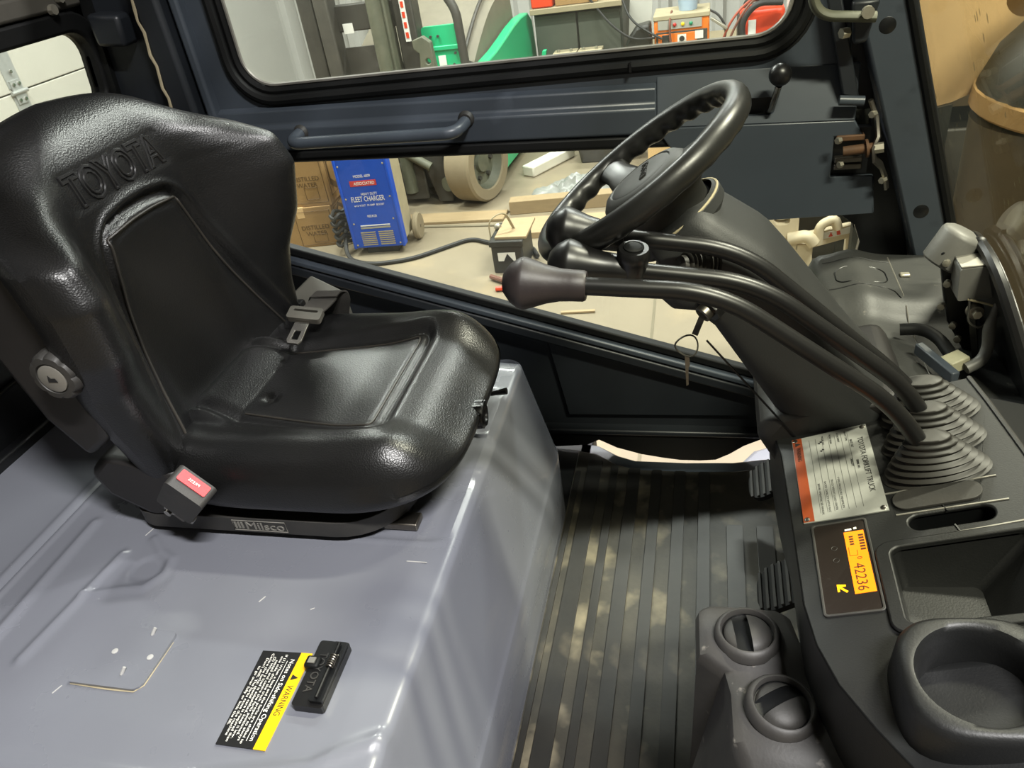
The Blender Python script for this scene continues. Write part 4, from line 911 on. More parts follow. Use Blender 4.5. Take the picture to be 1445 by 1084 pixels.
for k, t_ in enumerate(('MODEL NO.', 'FRONT TREAD', 'ATTACHMENT', 'MAST TYPE')):
    text('lettering', t_, 'black_print', dp, cm(0.436+k*0.0085, -0.110, 0.0016), R, U, height=0.0022, width=0.018, depth=0.0002)
for xx, yy in ((0.4325, -0.113), (0.4335, -0.128)):
    for q_ in (0, 2):
        s_ = [(xx, yy)] + [(xx+0.0026*math.cos(a), yy+0.0026*math.sin(a)) for a in np.linspace(q_*PI/2, (q_+1)*PI/2, 6)]
        obj('balance_mark', MB().plate(s_, [], lambda u, v, h: cm(u, v, 0.0014+h), 0.0003), 'black_print', dp, smooth=None)
for xx, yy in ((0.405, -0.101), (0.482, -0.0985), (0.4825, -0.243), (0.406, -0.2425)):
    obj('rivet', MB().lathe([(0.0032, 0), (0.0032, 0.0008), (0.0012, 0.0016)], cm(xx, yy, 0.0014), CN, 12), 'chrome', dp)
# display
dd = obj('display', MB().plate(rrect(0.411, 0.461, -0.377, -0.2555, 0.003), [], lambda u, v, h: cm(u, v, h-0.004), 0.0048), 'display_face', cs, smooth=None)
dd['label'] = 'dark display window with lit orange readout'
obj('bezel', MB().plate(rrect(0.4085, 0.4635, -0.3795, -0.253, 0.004), [rrect(0.411, 0.461, -0.377, -0.2555, 0.003)], lambda u, v, h: cm(u, v, h-0.001), 0.0032), 'dusty_plastic', dd, bevel=0.0006)
lc = obj('readout', MB().plate([(0.4395, -0.2705), (0.4585, -0.2705), (0.459, -0.3545), (0.4395, -0.355)], [], lambda u, v, h: cm(u, v, h+0.0006), 0.0006), 'lcd_orange', dd, smooth=None)
text('lettering', '42236', 'lcd_dark', lc, cm(0.4480, -0.334, 0.0014), R, U, height=0.0105, width=0.036, depth=0.0001)
text('lettering', '0', 'lcd_dark', lc, cm(0.450, -0.309, 0.0014), R, U, height=0.005, width=0.0035, depth=0.0001)
for k in range(6):
    obj('segment', MB().plate(rrect(0.4525, 0.4575, -0.2760-k*0.004-0.0026, -0.2760-k*0.004, 0.0003, 2), [], lambda u, v, h: cm(u, v, 0.0012+h), 0.0002), 'lcd_dark', lc, smooth=None)
for k in range(4):
    obj('segment', MB().plate(rrect(0.4435, 0.4475, -0.2770-k*0.0036-0.0022, -0.2770-k*0.0036, 0.0003, 2), [], lambda u, v, h: cm(u, v, 0.0012+h), 0.0002), 'lcd_dark', lc, smooth=None)
fr_ = [(0.4425, -0.282), (0.4425, -0.302), (0.449, -0.302)]
obj('gauge_line', MB().tube([cm(0.4415, -0.293, 0.0014), cm(0.4415, -0.305, 0.0014), cm(0.449, -0.305, 0.0014), cm(0.449, -0.298, 0.0014)], 0.0003, 4), 'lcd_dark', lc)
text('lettering', 'H  E-F', 'white_print', dd, cm(0.4475, -0.2655, 0.0012), (0, -1, 0), U, height=0.0024, width=0.003, depth=0.0001) if False else None
obj('white_mark', MB().plate([(0.441, -0.2685), (0.4475, -0.2680), (0.4475, -0.2655), (0.441, -0.266)], [], lambda u, v, h: cm(u, v, 0.0008+h), 0.0002), 'white_print', dd, smooth=None)
obj('white_mark', MB().plate([(0.4495, -0.2675), (0.4525, -0.2675), (0.4525, -0.2645), (0.4495, -0.265)], [], lambda u, v, h: cm(u, v, 0.0008+h), 0.0002), 'white_print', dd, smooth=None)
arw = [(0.4245, -0.3405), (0.4245, -0.350), (0.4265, -0.350), (0.4265, -0.3455), (0.4325, -0.3520), (0.4340, -0.3503), (0.428, -0.344), (0.4325, -0.344), (0.4325, -0.3418), (0.4245, -0.3405)][:-1]
obj('arrow_lamp', MB().plate(arw, [], lambda u, v, h: cm(u, v, 0.0008+h), 0.0003), 'lamp_amber', dd, smooth=None)
for k, yy in enumerate((-0.291, -0.308)):
    obj('unlit_lamp', MB().tube([cm(0.428+0.0028*math.cos(t), yy+0.0028*math.sin(t), 0.0009) for t in np.linspace(0, 2*PI, 15)[:-1]], 0.0003, 4, closed=True), 'dusty_plastic', dd)
# oval boss, panel joints
obj('oval_boss', MB().plate(rrect(0.492, 0.574, -0.252, -0.224, 0.013), [], lambda u, v, h: cm(u, v, h), 0.003), 'dusty_plastic', cs, bevel=0.0015)
for a, b in (((0.492, -0.2565), (0.592, -0.2585)), ((0.540, -0.293), (0.604, -0.290)), ((0.484, -0.222), (0.59, -0.222))):
    obj('panel_joint', MB().bar(cm(a[0], a[1], 0.0005), cm(b[0], b[1], 0.0005), 0.0016, 0.0012), 'silver_grey', cs)
for a, b in (((0.5355, -0.2525), (0.538, -0.262)), ((0.540, -0.282), (0.5425, -0.293))):
    obj('split', MB().bar(cm(a[0], a[1], 0.0007), cm(b[0], b[1], 0.0007), 0.0014, 0.001), 'black_paint', cs)
obj('side_clip', MB().box(cm(0.612, -0.292, 0.002), (0.014, 0.012, 0.006)), 'zinc', cs, bevel=0.002)
obj('outer_panel', MB().plate([(0.612, -0.10), (0.635, -0.27), (0.64, -0.62), (0.80, -0.62), (0.74, -0.05), (0.63, -0.05)], [], lambda u, v, h: Vector((u, v, cz(0.61)-0.02-0.25*(u-0.61)-h)), 0.02), 'black_paint', cs, bevel=0.003)
obj('outer_lip', MB().tube([cm(x_, y_, 0.0) for x_, y_ in ((0.606, -0.045), (0.613, -0.10), (0.629, -0.26), (0.632, -0.4))], 0.003, 6), 'dusty_plastic', cs)

# ================================================================== HYDRAULIC LEVERS
def lever(Y, path, kx, label, worn, turret=False):
    t_ = thing('hydraulic_lever', label, 'lever', (path[-1][0], Y, 0.545), 'hydraulic control levers on the console')
    P = [(a, Y, b) for a, b in path]
    obj('rod', MB().tube(arc_path(P, 0.05, 10), 0.0097, 14), 'gloss_black', t_)
    d = (Vector(P[0])-Vector(P[1])).normalized()
    kp = [(0.0150, -0.004), (0.0166, -0.001), (0.0168, 0.012), (0.0176, 0.024), (0.0205, 0.038), (0.0252, 0.052), (0.0280, 0.061), (0.0283, 0.064), (0.0272, 0.068), (0.0215, 0.077), (0.012, 0.0845), (0.001, 0.087)]
    kn = obj('knob', MB().lathe(kp, Vector(P[0])-d*0.002, d, 28), worn, t_, smooth=60)
    if turret:
        tp = Vector(P[0])-d*0.010+Vector((0, 0, 0.002))
        tu = obj('switch_turret', MB().lathe([(0.0150, -0.020), (0.0165, -0.014), (0.0160, 0.0), (0.0168, 0.012), (0.0178, 0.014), (0.0178, 0.023), (0.0160, 0.0265), (0.0115, 0.0265)], tp, (0.1, -0.12, 1), 26), 'gloss_black', kn)
        obj('push_button', MB().lathe([(0.0112, 0.025), (0.0110, 0.0285), (0.0085, 0.0298), (0.008, 0.0292), (0.004, 0.0302), (0.001, 0.0304)], tp, (0.1, -0.12, 1), 24), 'black_rubber', tu)
    # bellows boot, wide across, narrow along
    bx, bz = path[-1][0]+0.006, cz(path[-1][0]+0.006); rows = []
    for k in range(44):
        f_ = k/43; s_ = 1-0.62*f_**1.15; w_ = 1+0.075*math.cos(k*PI/3.0)
        h_ = 0.050*f_; row = []
        for q in range(36):
            a = 2*PI*q/36
            row.append((bx-0.016*f_+0.050*s_*w_*math.cos(a), Y+0.0265*s_*w_*math.sin(a), bz+h_+0.30*0.050*s_*w_*math.cos(a)*(1-0.5*f_)))
        rows.append(row)
    mbx = MB().grid(np.array(rows), cv=True); mbx.f.append(tuple(43*36+q for q in range(36)))
    obj('boot', mbx, 'boot_rubber', t_, smooth=50)
    return t_
lever(-0.200, [(0.165, 0.784), (0.305, 0.773), (0.489, 0.632), (0.535, 0.555)], 0, 'nearest hydraulic lever with a worn brownish knob', 'knob_worn')
lever(-0.150, [(0.205, 0.777), (0.345, 0.757), (0.506, 0.625), (0.542, 0.565)], 0, 'middle hydraulic lever with a round switch turret behind its knob', 'gloss_black', True)
lever(-0.100, [(0.196, 0.794), (0.330, 0.773), (0.505, 0.610), (0.548, 0.56)], 0, 'farthest hydraulic lever with a plain glossy knob beside the wheel hub', 'gloss_black')

# ================================================================== PEDALS
def pedal(c, label):
    t_ = thing('foot_pedal', label, 'pedal', (c[0]+0.03, c[1], 0.0), 'ribbed rubber foot pedals')
    n_ = Vector((-0.60, 0, 0.80)); u_ = Vector((0.80, 0, 0.60)); cc = Vector(c)
    def pm(a, b, h): return cc + Vector((0, 1, 0))*a + u_*b + n_*h
    obj('pad', MB().plate(rrect(-0.048, 0.048, -0.055, 0.055, 0.035, 8), [], pm, 0.01), 'black_rubber', t_, bevel=0.003)
    for k in range(8):
        b = -0.046+k*0.013; hw = 0.046*math.sqrt(max(0.05, 1-(abs(b)/0.066)**3))
        obj('tread', MB().bar(pm(-hw, b, 0.0115), pm(hw, b, 0.0115), 0.005, 0.006, up=n_), 'dusty_plastic', t_)
    obj('arm', MB().bar(pm(0, 0, -0.002), (cc.x+0.10, cc.y, 0.0), 0.02, 0.014), 'black_paint', t_)
pedal((0.425, 0.262, 0.125), 'ribbed black pedal beside the data plate, nearer the far door')
pedal((0.428, -0.005, 0.125), 'ribbed black pedal beside the lit display')

# ================================================================== HEATER VENT BOX
vb = thing('heater_vent_box', 'dusty black heater box with two round air vents on the floor', 'heater vent', (0.36, -0.4, 0))
secv = [(-0.285, 0.292, 0.384, 0.395, 0.29), (-0.295, 0.287, 0.390, 0.400, 0.285), (-0.358, 0.289, 0.404, 0.404, 0.275), (-0.372, 0.316, 0.408, 0.396, 0.268), (-0.40, 0.322, 0.420, 0.398, 0.262), (-0.455, 0.324, 0.440, 0.398, 0.252), (-0.470, 0.332, 0.447, 0.388, 0.25), (-0.56, 0.360, 0.480, 0.330, 0.25)]
G_ = []
for y, x0, x1, zt_, xb in secv:
    r_ = 0.010
    G_.append([(xb, y, 0.0), (xb, y, 0.12), (x0-0.004, y, zt_-0.02), (x0, y, zt_-0.006), (x0+r_, y, zt_), (x1-r_, y, zt_), (x1, y, zt_-0.006), (x1+0.004, y, zt_-0.02), (x1+0.03, y, 0.12), (x1+0.04, y, 0.0)])
mb = MB().grid(np.array(G_)); mb.f += [tuple(range(10)), tuple(reversed([10*(len(G_)-1)+k for k in range(10)]))]
obj('box_body', mb, 'vent_plastic', vb, smooth=35)
def vent(c, nrm, ang):
    n_ = Vector(nrm).normalized()
    v_ = obj('vent', MB().lathe([(0.0375, -0.004), (0.0365, 0.004), (0.0325, 0.0095), (0.0300, 0.0098), (0.0282, 0.006), (0.0278, 0.0)], c, n_, 40, caps=False), 'vent_plastic', vb, smooth=50)
    obj('vent_shade', MB().lathe([(0.0279, 0.004), (0.0279, 0.0012), (0.001, 0.0012)], c, n_, 32, caps=False), 'black_paint', v_, smooth=50)  # flush black disc paints the shade inside the open vent
    x_ = Vector((1, 0, 0)); x_ = (x_-n_*x_.dot(n_)).normalized(); y_ = n_.cross(x_); cc = Vector(c)
    ca, sa = math.cos(ang), math.sin(ang)
    def lm(a, b, h): return cc + x_*(a*ca-b*sa) + y_*(a*sa+b*ca) + n_*h
    def dome(a0, a1, nm, m_, lift):
        rows = []
        for a in np.linspace(a0, a1, 14):
            hw = math.sqrt(max(1e-6, 0.0265**2-a*a))
            rows.append([tuple(lm(a, b*hw, 0.0022+lift*math.sqrt(max(0.0, 1-(a*a+(b*hw)**2)/0.0266**2)))) for b in np.linspace(-1, 1, 17)])
        mbd = MB().grid(np.array(rows))
        obj(nm, mbd, m_, v_, smooth=50)
    dome(0.002, 0.0264, 'louvre', 'dusty_plastic', 0.0115)
    dome(-0.0264, -0.0150, 'flap', 'dusty_plastic', 0.009)
vent((0.341, -0.330, 0.4035), (0.0, 0.04, 1), 0.15)
vent((0.372, -0.415, 0.4015), (0.10, -0.02, 1), -0.95)
obj('rear_edge', MB().tube([(0.258, -0.44, 0.02), (0.262, -0.46, 0.20), (0.266, -0.47, 0.34)], 0.003, 6), 'hood_scratch', vb)

# ================================================================== COWL AND WIPER MOTOR
cw = thing('dash_cowl', 'dusty dark grey plastic dash cowl under the windscreen corner', 'dashboard', (0.6, 0.2, 0.3))
xs = np.linspace(0.455, 0.74, 26); ys = np.linspace(-0.05, 0.49, 40); GG = np.zeros((26, 40, 3))
for i, x_ in enumerate(xs):
    for j, y_ in enumerate(ys):
        z_ = 0.488 + 0.020*float(smoothstep(0.22, 0.27, np.array(y_))) - 0.06*max(0, x_-0.58) + 0.012*math.exp(-((x_-0.54)/0.03)**2)
        z_ -= 0.05*float(smoothstep(0.43, 0.49, np.array(y_))) + 0.05*float(smoothstep(0.485, 0.455, np.array(x_)))
        GG[i, j] = (x_, y_, z_)
front_ = GG[0].copy(); front_[:, 2] = 0.10; front_[:, 0] += 0.06
far_ = None
mb = MB().grid(np.concatenate([front_[None], GG]))
mb.grid(np.array([GG[:, -1], GG[:, -1]*[1, 1, 0]+[0, 0, 0.1]]))
obj('cowl_shell', mb, 'cowl_plastic', cw, smooth=50)
def cwz(x_, y_): return 0.488+0.020*float(smoothstep(0.22, 0.27, np.array(y_)))-0.06*max(0, x_-0.58)+0.012*math.exp(-((x_-0.54)/0.03)**2)
obj('panel_line', MB().tube([(x_, 0.30, cwz(x_, 0.30)) for x_ in np.linspace(0.49, 0.58, 8)] + [(x_, y_, cwz(x_, y_)) for x_, y_ in ((0.59, 0.29), (0.595, 0.27))], 0.0012, 5), 'black_paint', cw)
obj('rounded_inset', MB().tube([(a, b, cwz(a, b)+0.0005) for a, b in rrect(0.505, 0.585, 0.315, 0.37, 0.018)], 0.0011, 5, closed=True), 'black_paint', cw)
obj('panel_line', MB().tube([(0.60, y_, cwz(0.60, y_)) for y_ in np.linspace(0.0, 0.42, 16)], 0.0011, 5), 'silver_grey', cw)
obj('panel_line', MB().tube([(x_, 0.40, cwz(x_, 0.40)) for x_ in np.linspace(0.49, 0.60, 8)], 0.0011, 5), 'black_paint', cw)
obj('clip', MB().box((0.615, 0.35, cwz(0.615, 0.35)+0.002), (0.016, 0.012, 0.006)), 'zinc', cw, bevel=0.002)
wm = thing('wiper_motor', 'grey wiper motor with silver cover and wiring at the windscreen', 'wiper motor', (0.65, 0.16, 0.48))
obj('motor_can', MB().lathe([(0.012, -0.002), (0.027, 0.0), (0.030, 0.003), (0.031, 0.045), (0.029, 0.050), (0.022, 0.054), (0.001, 0.055)], (0.616, 0.175, 0.612), (0.34, 0.05, 0.62), 30), 'wiper_grey', wm, smooth=40)
obj('bracket', MB().plate([(0.606, 0.640), (0.630, 0.648), (0.662, 0.640), (0.664, 0.59), (0.655, 0.555), (0.668, 0.51), (0.682, 0.478), (0.672, 0.462), (0.650, 0.50), (0.632, 0.53), (0.620, 0.575), (0.612, 0.61)], [], fy(0.152, 0), 0.012), 'black_paint', wm, bevel=0.003)
obj('gear_cover', MB().plate(rrect(0.0, 0.044, -0.048, 0.0, 0.004), [], lambda u, v, h: Vector((0.622+u-0.08*v, 0.112+h, 0.634+v+0.12*u)), 0.040), 'wiper_grey', wm, bevel=0.003)
obj('cover_top', MB().box((0.644, 0.131, 0.6385), (0.042, 0.036, 0.003), Matrix.Rotation(-0.12, 3, 'Y')), 'silver_grey', wm, bevel=0.001)
obj('clamp_ear', MB().lathe([(0.009, 0), (0.009, 0.010), (0.005, 0.012)], (0.655, 0.165, 0.648), (-0.2, -1, 0.4), 14), 'black_paint', wm)
cr = obj('crank', MB().lathe([(0.012, 0), (0.010, 0.008), (0.004, 0.009)], (0.650, 0.112, 0.572), (0, -1, 0), 18), 'steel', wm)
obj('crank_nut', MB().lathe([(0.006, 0), (0.006, 0.006), (0.003, 0.006)], (0.650, 0.103, 0.572), (0, -1, 0), 6), 'zinc', cr, smooth=None)
for xz in ((0.616, 0.628), (0.622, 0.596), (0.620, 0.560), (0.640, 0.528), (0.650, 0.505)):
    obj('bolt', MB().lathe([(0.005, 0), (0.005, 0.009), (0.002, 0.010)], (xz[0], 0.150, xz[1]), (-0.5, -1, 0.1), 8), 'zinc', wm, smooth=25)
obj('wire', MB().tube(arc_path([(0.638, 0.11, 0.590), (0.660, 0.10, 0.588), (0.680, 0.105, 0.578)], 0.02), 0.0016, 6), 'dusty_cream', wm)
obj('wire', MB().tube(arc_path([(0.640, 0.11, 0.592), (0.640, 0.098, 0.560), (0.655, 0.095, 0.552), (0.680, 0.105, 0.573)], 0.02), 0.0016, 6), 'machine_dark', wm)
obj('conduit', MB().tube(arc_path([(0.672, 0.10, 0.588), (0.664, 0.09, 0.56), (0.668, 0.085, 0.53), (0.660, 0.075, 0.512), (0.640, 0.068, 0.505)], 0.03, 8), [0.0042+0.004*min(1, k/6) for k in range(29)], 10), 'wiper_grey', wm)
obj('arm_link', MB().bar((0.652, 0.125, 0.56), (0.668, 0.12, 0.49), 0.018, 0.008), 'black_paint', wm)
cn = obj('connector', MB().box((0.630, 0.082, 0.507), (0.028, 0.026, 0.018), Matrix.Rotation(-0.25, 3, 'Y') @ Matrix.Rotation(0.4, 3, 'Z')), 'cream_connector', wm, bevel=0.002)
for k in range(4):
    obj('terminal', MB().box((0.626+k*0.005, 0.0685+k*0.002, 0.503+k*0.001), (0.003, 0.002, 0.005)), 'black_print', cn, smooth=None)
hs = MB().tube(arc_path([(0.575, 0.17, 0.508), (0.605, 0.165, 0.512), (0.622, 0.14, 0.510), (0.630, 0.10, 0.505)], 0.03, 6), 0.009, 12)
tag(obj('wiring_hose', hs, 'black_rubber'), 'thick black wiring hose curving over the cowl to the wiper motor', 'hose')
tag(obj('cowl_bracket', MB().bar((0.590, 0.12, 0.507), (0.622, 0.045, 0.504), 0.012, 0.018), 'slate_paint', bevel=0.002), 'small slate bracket lying on the cowl below the hose', 'bracket')
# ================================================================== BEYOND THE WINDSCREEN
rk = thing('backdrop_rack', 'added dark brown rack with crates, a backdrop beyond the windscreen', 'rack', (1.6, 2.75, G))  # rack added as a dark backdrop closing the view through the windscreen
for xx in (0.95, 2.25):
    for yy in (2.55, 2.95): obj('upright', MB().box2(xx-0.03, xx+0.03, yy-0.03, yy+0.03, G, 1.3), 'mast_dark', rk)
for zz in (-0.35, 0.15, 0.65): obj('shelf', MB().box2(0.92, 2.28, 2.52, 2.98, zz, zz+0.04), 'mast_brown', rk)
obj('back_panel', MB().box2(0.92, 2.28, 2.98, 3.0, G+0.05, 1.3), 'mast_dark', rk)
for k, (x0, w_, z0, h_) in enumerate(((1.0, 0.36, 0.19, 0.30), (1.42, 0.30, 0.19, 0.34), (1.0, 0.5, -0.31, 0.36), (1.55, 0.4, -0.31, 0.30), (1.02, 0.4, 0.69, 0.3))):
    obj('bin', MB().box2(x0, x0+w_, 2.55, 2.92, z0, z0+h_), ('mast_brown', 'dusty_black', 'machine_dark')[k % 3], rk, bevel=0.01)
dm = thing('drum_stand_in', 'drum stand-in for unclear brown shapes beyond the windscreen, tan band, dark green cover', 'drum', (1.27, 1.52, G))  # drum stands in for brown shapes of unknown kind behind the glass
obj('drum', MB().lathe([(0.235, 0), (0.25, 0.02), (0.25, 0.55), (0.257, 0.56), (0.25, 0.57), (0.25, 1.10)], (1.27, 1.52, G), (0, 0, 1), 36), 'mast_brown', dm)
obj('band', MB().lathe([(0.252, 0), (0.262, 0.008), (0.262, 0.055), (0.252, 0.063)], (1.27, 1.52, 0.40), (0.10, -0.05, 1), 36, caps=False), 'cardboard', dm)
obj('cover', MB().lathe([(0.256, 0), (0.25, 0.03), (0.21, 0.13), (0.15, 0.20), (0.10, 0.24), (0.08, 0.30), (0.001, 0.31)], (1.27, 1.52, 0.455), (0, 0, 1), 30), 'mast_dark', dm, smooth=60)
obj('spout', MB().tube(arc_path([(1.25, 1.50, 0.72), (1.20, 1.42, 0.80), (1.06, 1.32, 0.78), (1.00, 1.28, 0.735)], 0.08, 6), [0.05, 0.052, 0.055, 0.056, 0.057, 0.057, 0.056, 0.055, 0.053, 0.05, 0.047, 0.045, 0.042, 0.040, 0.036, 0.03][:16], 14), 'cardboard', dm)
cb = thing('cardboard_sheet', 'pale tan cardboard sheet leaning upright beyond the windscreen', 'cardboard', (1.0, 1.66, G))
obj('sheet', MB().plate([(0.86, 0.40), (0.985, 0.425), (1.14, 0.49), (1.14, 1.05), (0.87, 1.05)], [], lambda u, v, h: Vector((u, 1.62+h+0.05*(v-0.4), v)), 0.008), 'cardboard_pale', cb, smooth=None)
obj('flap', MB().plate([(0.86, 0.40), (0.985, 0.425), (0.97, G+0.002), (0.85, G+0.002)], [], lambda u, v, h: Vector((u, 1.60+h, v)), 0.008), 'mast_dark', cb, smooth=None)
# ================================================================== WORKSHOP THINGS SEEN THROUGH THE DOOR
# blue wheeled charger
bc = thing('battery_charger', 'tall blue wheeled battery charger standing beside the water cartons', 'charger', (-1.69, 3.33, G))
TB = Matrix.Translation((-1.692, 3.20, 0)) @ Matrix.Rotation(math.radians(4), 4, 'Z')
def tb(x, y, z): return TB @ Vector((x, y, z))
def bb(x0, x1, y0, y1, z0, z1): return MB().box2(x0, x1, y0, y1, z0, z1, TB)
obj('case', bb(-0.16, 0.16, 0.02, 0.25, -0.64, -0.075), 'dusty_cream', bc, bevel=0.012)
obj('front_panel', bb(-0.165, 0.165, 0.0, 0.03, -0.655, -0.06), 'charger_blue', bc, bevel=0.012)
obj('side_flange', bb(0.150, 0.168, -0.006, 0.06, -0.655, -0.06), 'charger_blue', bc, bevel=0.006)
obj('side_flange', bb(-0.168, -0.150, -0.006, 0.06, -0.655, -0.06), 'charger_blue', bc, bevel=0.006)
obj('top_cap', bb(-0.15, 0.15, 0.01, 0.25, -0.078, -0.028), 'dusty_cream', bc, bevel=0.015)
obj('red_label', bb(-0.09, 0.075, -0.004, 0.001, -0.255, -0.222), 'label_red', bc, smooth=None)
Rb, Ub = TB.to_3x3() @ Vector((1, 0, 0)), Vector((0, 0, 1))
for t_, xx, zz, hh, ww in (('MODEL 6009', -0.005, -0.195, 0.016, 0.105), ('ASSOCIATED', 0.0, -0.238, 0.018, 0.13), ('HEAVY DUTY', 0.015, -0.305, 0.016, 0.10), ('FLEET CHARGER', 0.0, -0.335, 0.032, 0.21), ('6/12 VOLT  70 AMP  BOOST', 0.0, -0.375, 0.012, 0.19), ('MADE IN USA', 0.0, -0.445, 0.016, 0.06)):
    text('lettering', t_, 'white_print', bc, tb(xx, -0.006 if 'ASSOC' in t_ else -0.002, zz), Rb, Ub, height=hh, width=ww, depth=0.001)
obj('caution_strip', bb(-0.09, 0.10, -0.003, 0.001, -0.508, -0.502), 'white_print', bc, smooth=None)
obj('caution_strip', bb(-0.09, 0.10, -0.003, 0.001, -0.525, -0.514), 'panel_grey', bc, smooth=None)
lou = None
for c_ in range(2):
    for r_ in range(7):
        x0 = -0.10+c_*0.115
        o_ = bb(x0, x0+0.095, -0.003, 0.002, -0.553-r_*0.0135, -0.546-r_*0.0135)
        obj('louvre', o_, 'dusty_cream', bc, smooth=None)
for xx, zz in ((-0.14, -0.13), (0.14, -0.13), (-0.14, -0.33), (0.14, -0.33), (-0.13, -0.49), (0.13, -0.47), (-0.14, -0.63), (0.14, -0.63)):
    obj('rivet', MB().lathe([(0.006, 0), (0.005, 0.003), (0.001, 0.004)], tb(xx, -0.001, zz), TB.to_3x3() @ Vector((0, -1, 0)), 8), 'dusty_cream', bc)
obj('handle', MB().tube(arc_path([tb(-0.12, 0.24, -0.2), tb(-0.12, 0.26, 0.06), tb(0.12, 0.26, 0.06), tb(0.12, 0.24, -0.2)], 0.04), 0.010, 8), 'panel_grey', bc)
obj('knob', MB().cyl(tb(0.04, 0.10, -0.03), tb(0.04, 0.10, 0.01), 0.02, n=12), 'battery_black', bc)
obj('base_skid', bb(-0.10, 0.11, 0.03, 0.20, -0.70, -0.64), 'battery_black', bc, bevel=0.006)
for s_ in (-1, 1):
    obj('wheel', MB().lathe([(0.03, -0.018), (0.078, -0.018), (0.085, -0.01), (0.085, 0.01), (0.078, 0.018), (0.03, 0.018)], tb(s_*0.20, 0.22, -0.615), Rb, 24), 'tyre_tan', bc)
obj('axle', MB().cyl(tb(-0.22, 0.22, -0.615), tb(0.22, 0.22, -0.615), 0.01, n=8), 'steel', bc)
# cartons
def carton(c, dx, dy, dz, rz, label):
    t_ = thing('water_carton', label, 'carton', (c[0], c[1], c[2]), 'distilled water cartons')
    X = Matrix.Translation(c) @ Matrix.Rotation(math.radians(rz), 4, 'Z')
    obj('box', MB().box2(-dx/2, dx/2, -dy/2, dy/2, 0, dz, X), 'cardboard', t_, smooth=None, bevel=0.003)
    obj('tape', MB().box2(-0.025, 0.025, -dy/2-0.001, dy/2+0.001, dz*0.75, dz+0.0015, X), 'cardboard_pale', t_, smooth=None)
    r_ = X.to_3x3() @ Vector((1, 0, 0)); f_ = X.to_3x3() @ Vector((0, -1, 0)); o_ = Vector(c)
    q_ = X.to_3x3() @ Vector((0, 1, 0))
    text('lettering', 'DISTILLED\nWATER', 'card_print', t_, o_+r_*dx*0.18+f_*(dy/2+0.001)+Vector((0, 0, dz*0.42)), r_, (0, 0, 1), width=dx*0.44, depth=0.001)
    fr = MB()
    def loop(org, a, b, w_, h_):
        P = [org+a*(sx*w_/2)+b*(sz*h_/2) for sx, sz in ((-1, -1), (1, -1), (1, 1), (-1, 1))]
        fr.tube(P, 0.003, 4, closed=True)
    loop(o_+r_*dx*0.22+f_*(dy/2)+Vector((0, 0, dz*0.22)), r_, Vector((0, 0, 1)), dx*0.22, dz*0.2)
    loop(o_+r_*dx*0.18+f_*(dy/2)+Vector((0, 0, dz*0.48)), r_, Vector((0, 0, 1)), dx*0.56, dz*0.84)
    loop(o_+r_*(dx/2)+Vector((0, 0, dz*0.5)), q_, Vector((0, 0, 1)), dy*0.7, dz*0.75)
    obj('printed_frame', fr, 'card_print', t_)
    obj('printed_emblem', MB().plate([(-0.3, -0.2), (0.0, -0.35), (0.3, -0.2), (0.3, 0.2), (0.0, 0.38), (-0.3, 0.2)], [[(-0.22, -0.12), (0.0, -0.24), (0.22, -0.12), (0.22, 0.14), (0.0, 0.28), (-0.22, 0.14)]], lambda u, v, h: o_+r_*(dx/2+h)+q_*(u*dy)+Vector((0, 0, dz*(0.5+v))), 0.001), 'card_print', t_, smooth=None)
carton((-2.28, 3.50, G), 0.42, 0.30, 0.27, 8, 'lower brown distilled water carton on the floor behind the seat')
carton((-2.25, 3.52, G+0.271), 0.40, 0.30, 0.38, 5, 'upper brown distilled water carton stacked behind the seat')
carton((-1.88, 3.74, G), 0.30, 0.22, 0.30, 10, 'lower brown carton half hidden behind the blue charger')
carton((-1.90, 3.74, G+0.301), 0.30, 0.22, 0.34, 8, 'upper brown carton half hidden behind the blue charger')
# cable from the charger across the floor
tag(obj('floor_cable', MB().tube(arc_path([(-1.86, 3.38, -0.30), (-1.93, 3.28, -0.55), (-1.90, 3.12, G+0.015), (-1.70, 3.02, G+0.014), (-1.45, 3.08, G+0.014), (-1.14, 3.36, G+0.014), (-1.0, 3.27, G+0.014), (-0.72, 3.20, G+0.014), (-0.66, 3.05, G+0.02)], 0.10, 6), 0.013, 8), 'cable_black'),
    'thick dark cable snaking from the blue charger to the battery', 'cable')
tag(obj('coiled_cable', MB().tube([(-1.95+0.055*math.cos(t)*(1+0.1*math.sin(3*t)), 3.30+0.10*math.sin(t), -0.66+0.045*(t/(2*PI))+0.01*math.sin(5*t)) for t in np.linspace(0, 10*PI, 120)], 0.012, 7), 'cable_black'),
    'loops of dark cable coiled beside the blue charger', 'cable')
# car battery with a wooden board
bt = thing('car_battery', 'black car battery with a wooden board on top and carry strap', 'battery', (-0.76, 3.02, G))
obj('case', MB().box2(-0.88, -0.70, 2.88, 3.14, G, -0.535), 'battery_black', bt, bevel=0.008)
obj('lid', MB().box2(-0.888, -0.692, 2.872, 3.148, -0.54, -0.505), 'battery_black', bt, bevel=0.006)
obj('wood_board', MB().box2(-0.855, -0.675, 2.90, 3.17, -0.505, -0.490), 'wood_plain', bt, smooth=None, bevel=0.002)
obj('strap', MB().tube(arc_path([(-0.892, 2.95, -0.53), (-0.885, 2.93, -0.40), (-0.80, 2.98, -0.37), (-0.77, 3.02, -0.49)], 0.06), 0.010, 6, flat=0.4), 'dusty_cream', bt)
lb = obj('label', MB().box2(-0.845, -0.745, 2.8775, 2.8815, -0.625, -0.575), 'white_case', bt, smooth=None)
obj('triangle', MB().plate([(-0.815, -0.628), (-0.755, -0.628), (-0.79, -0.58)], [], fy(2.8755, 0), 0.002), 'black_print', lb, smooth=None)
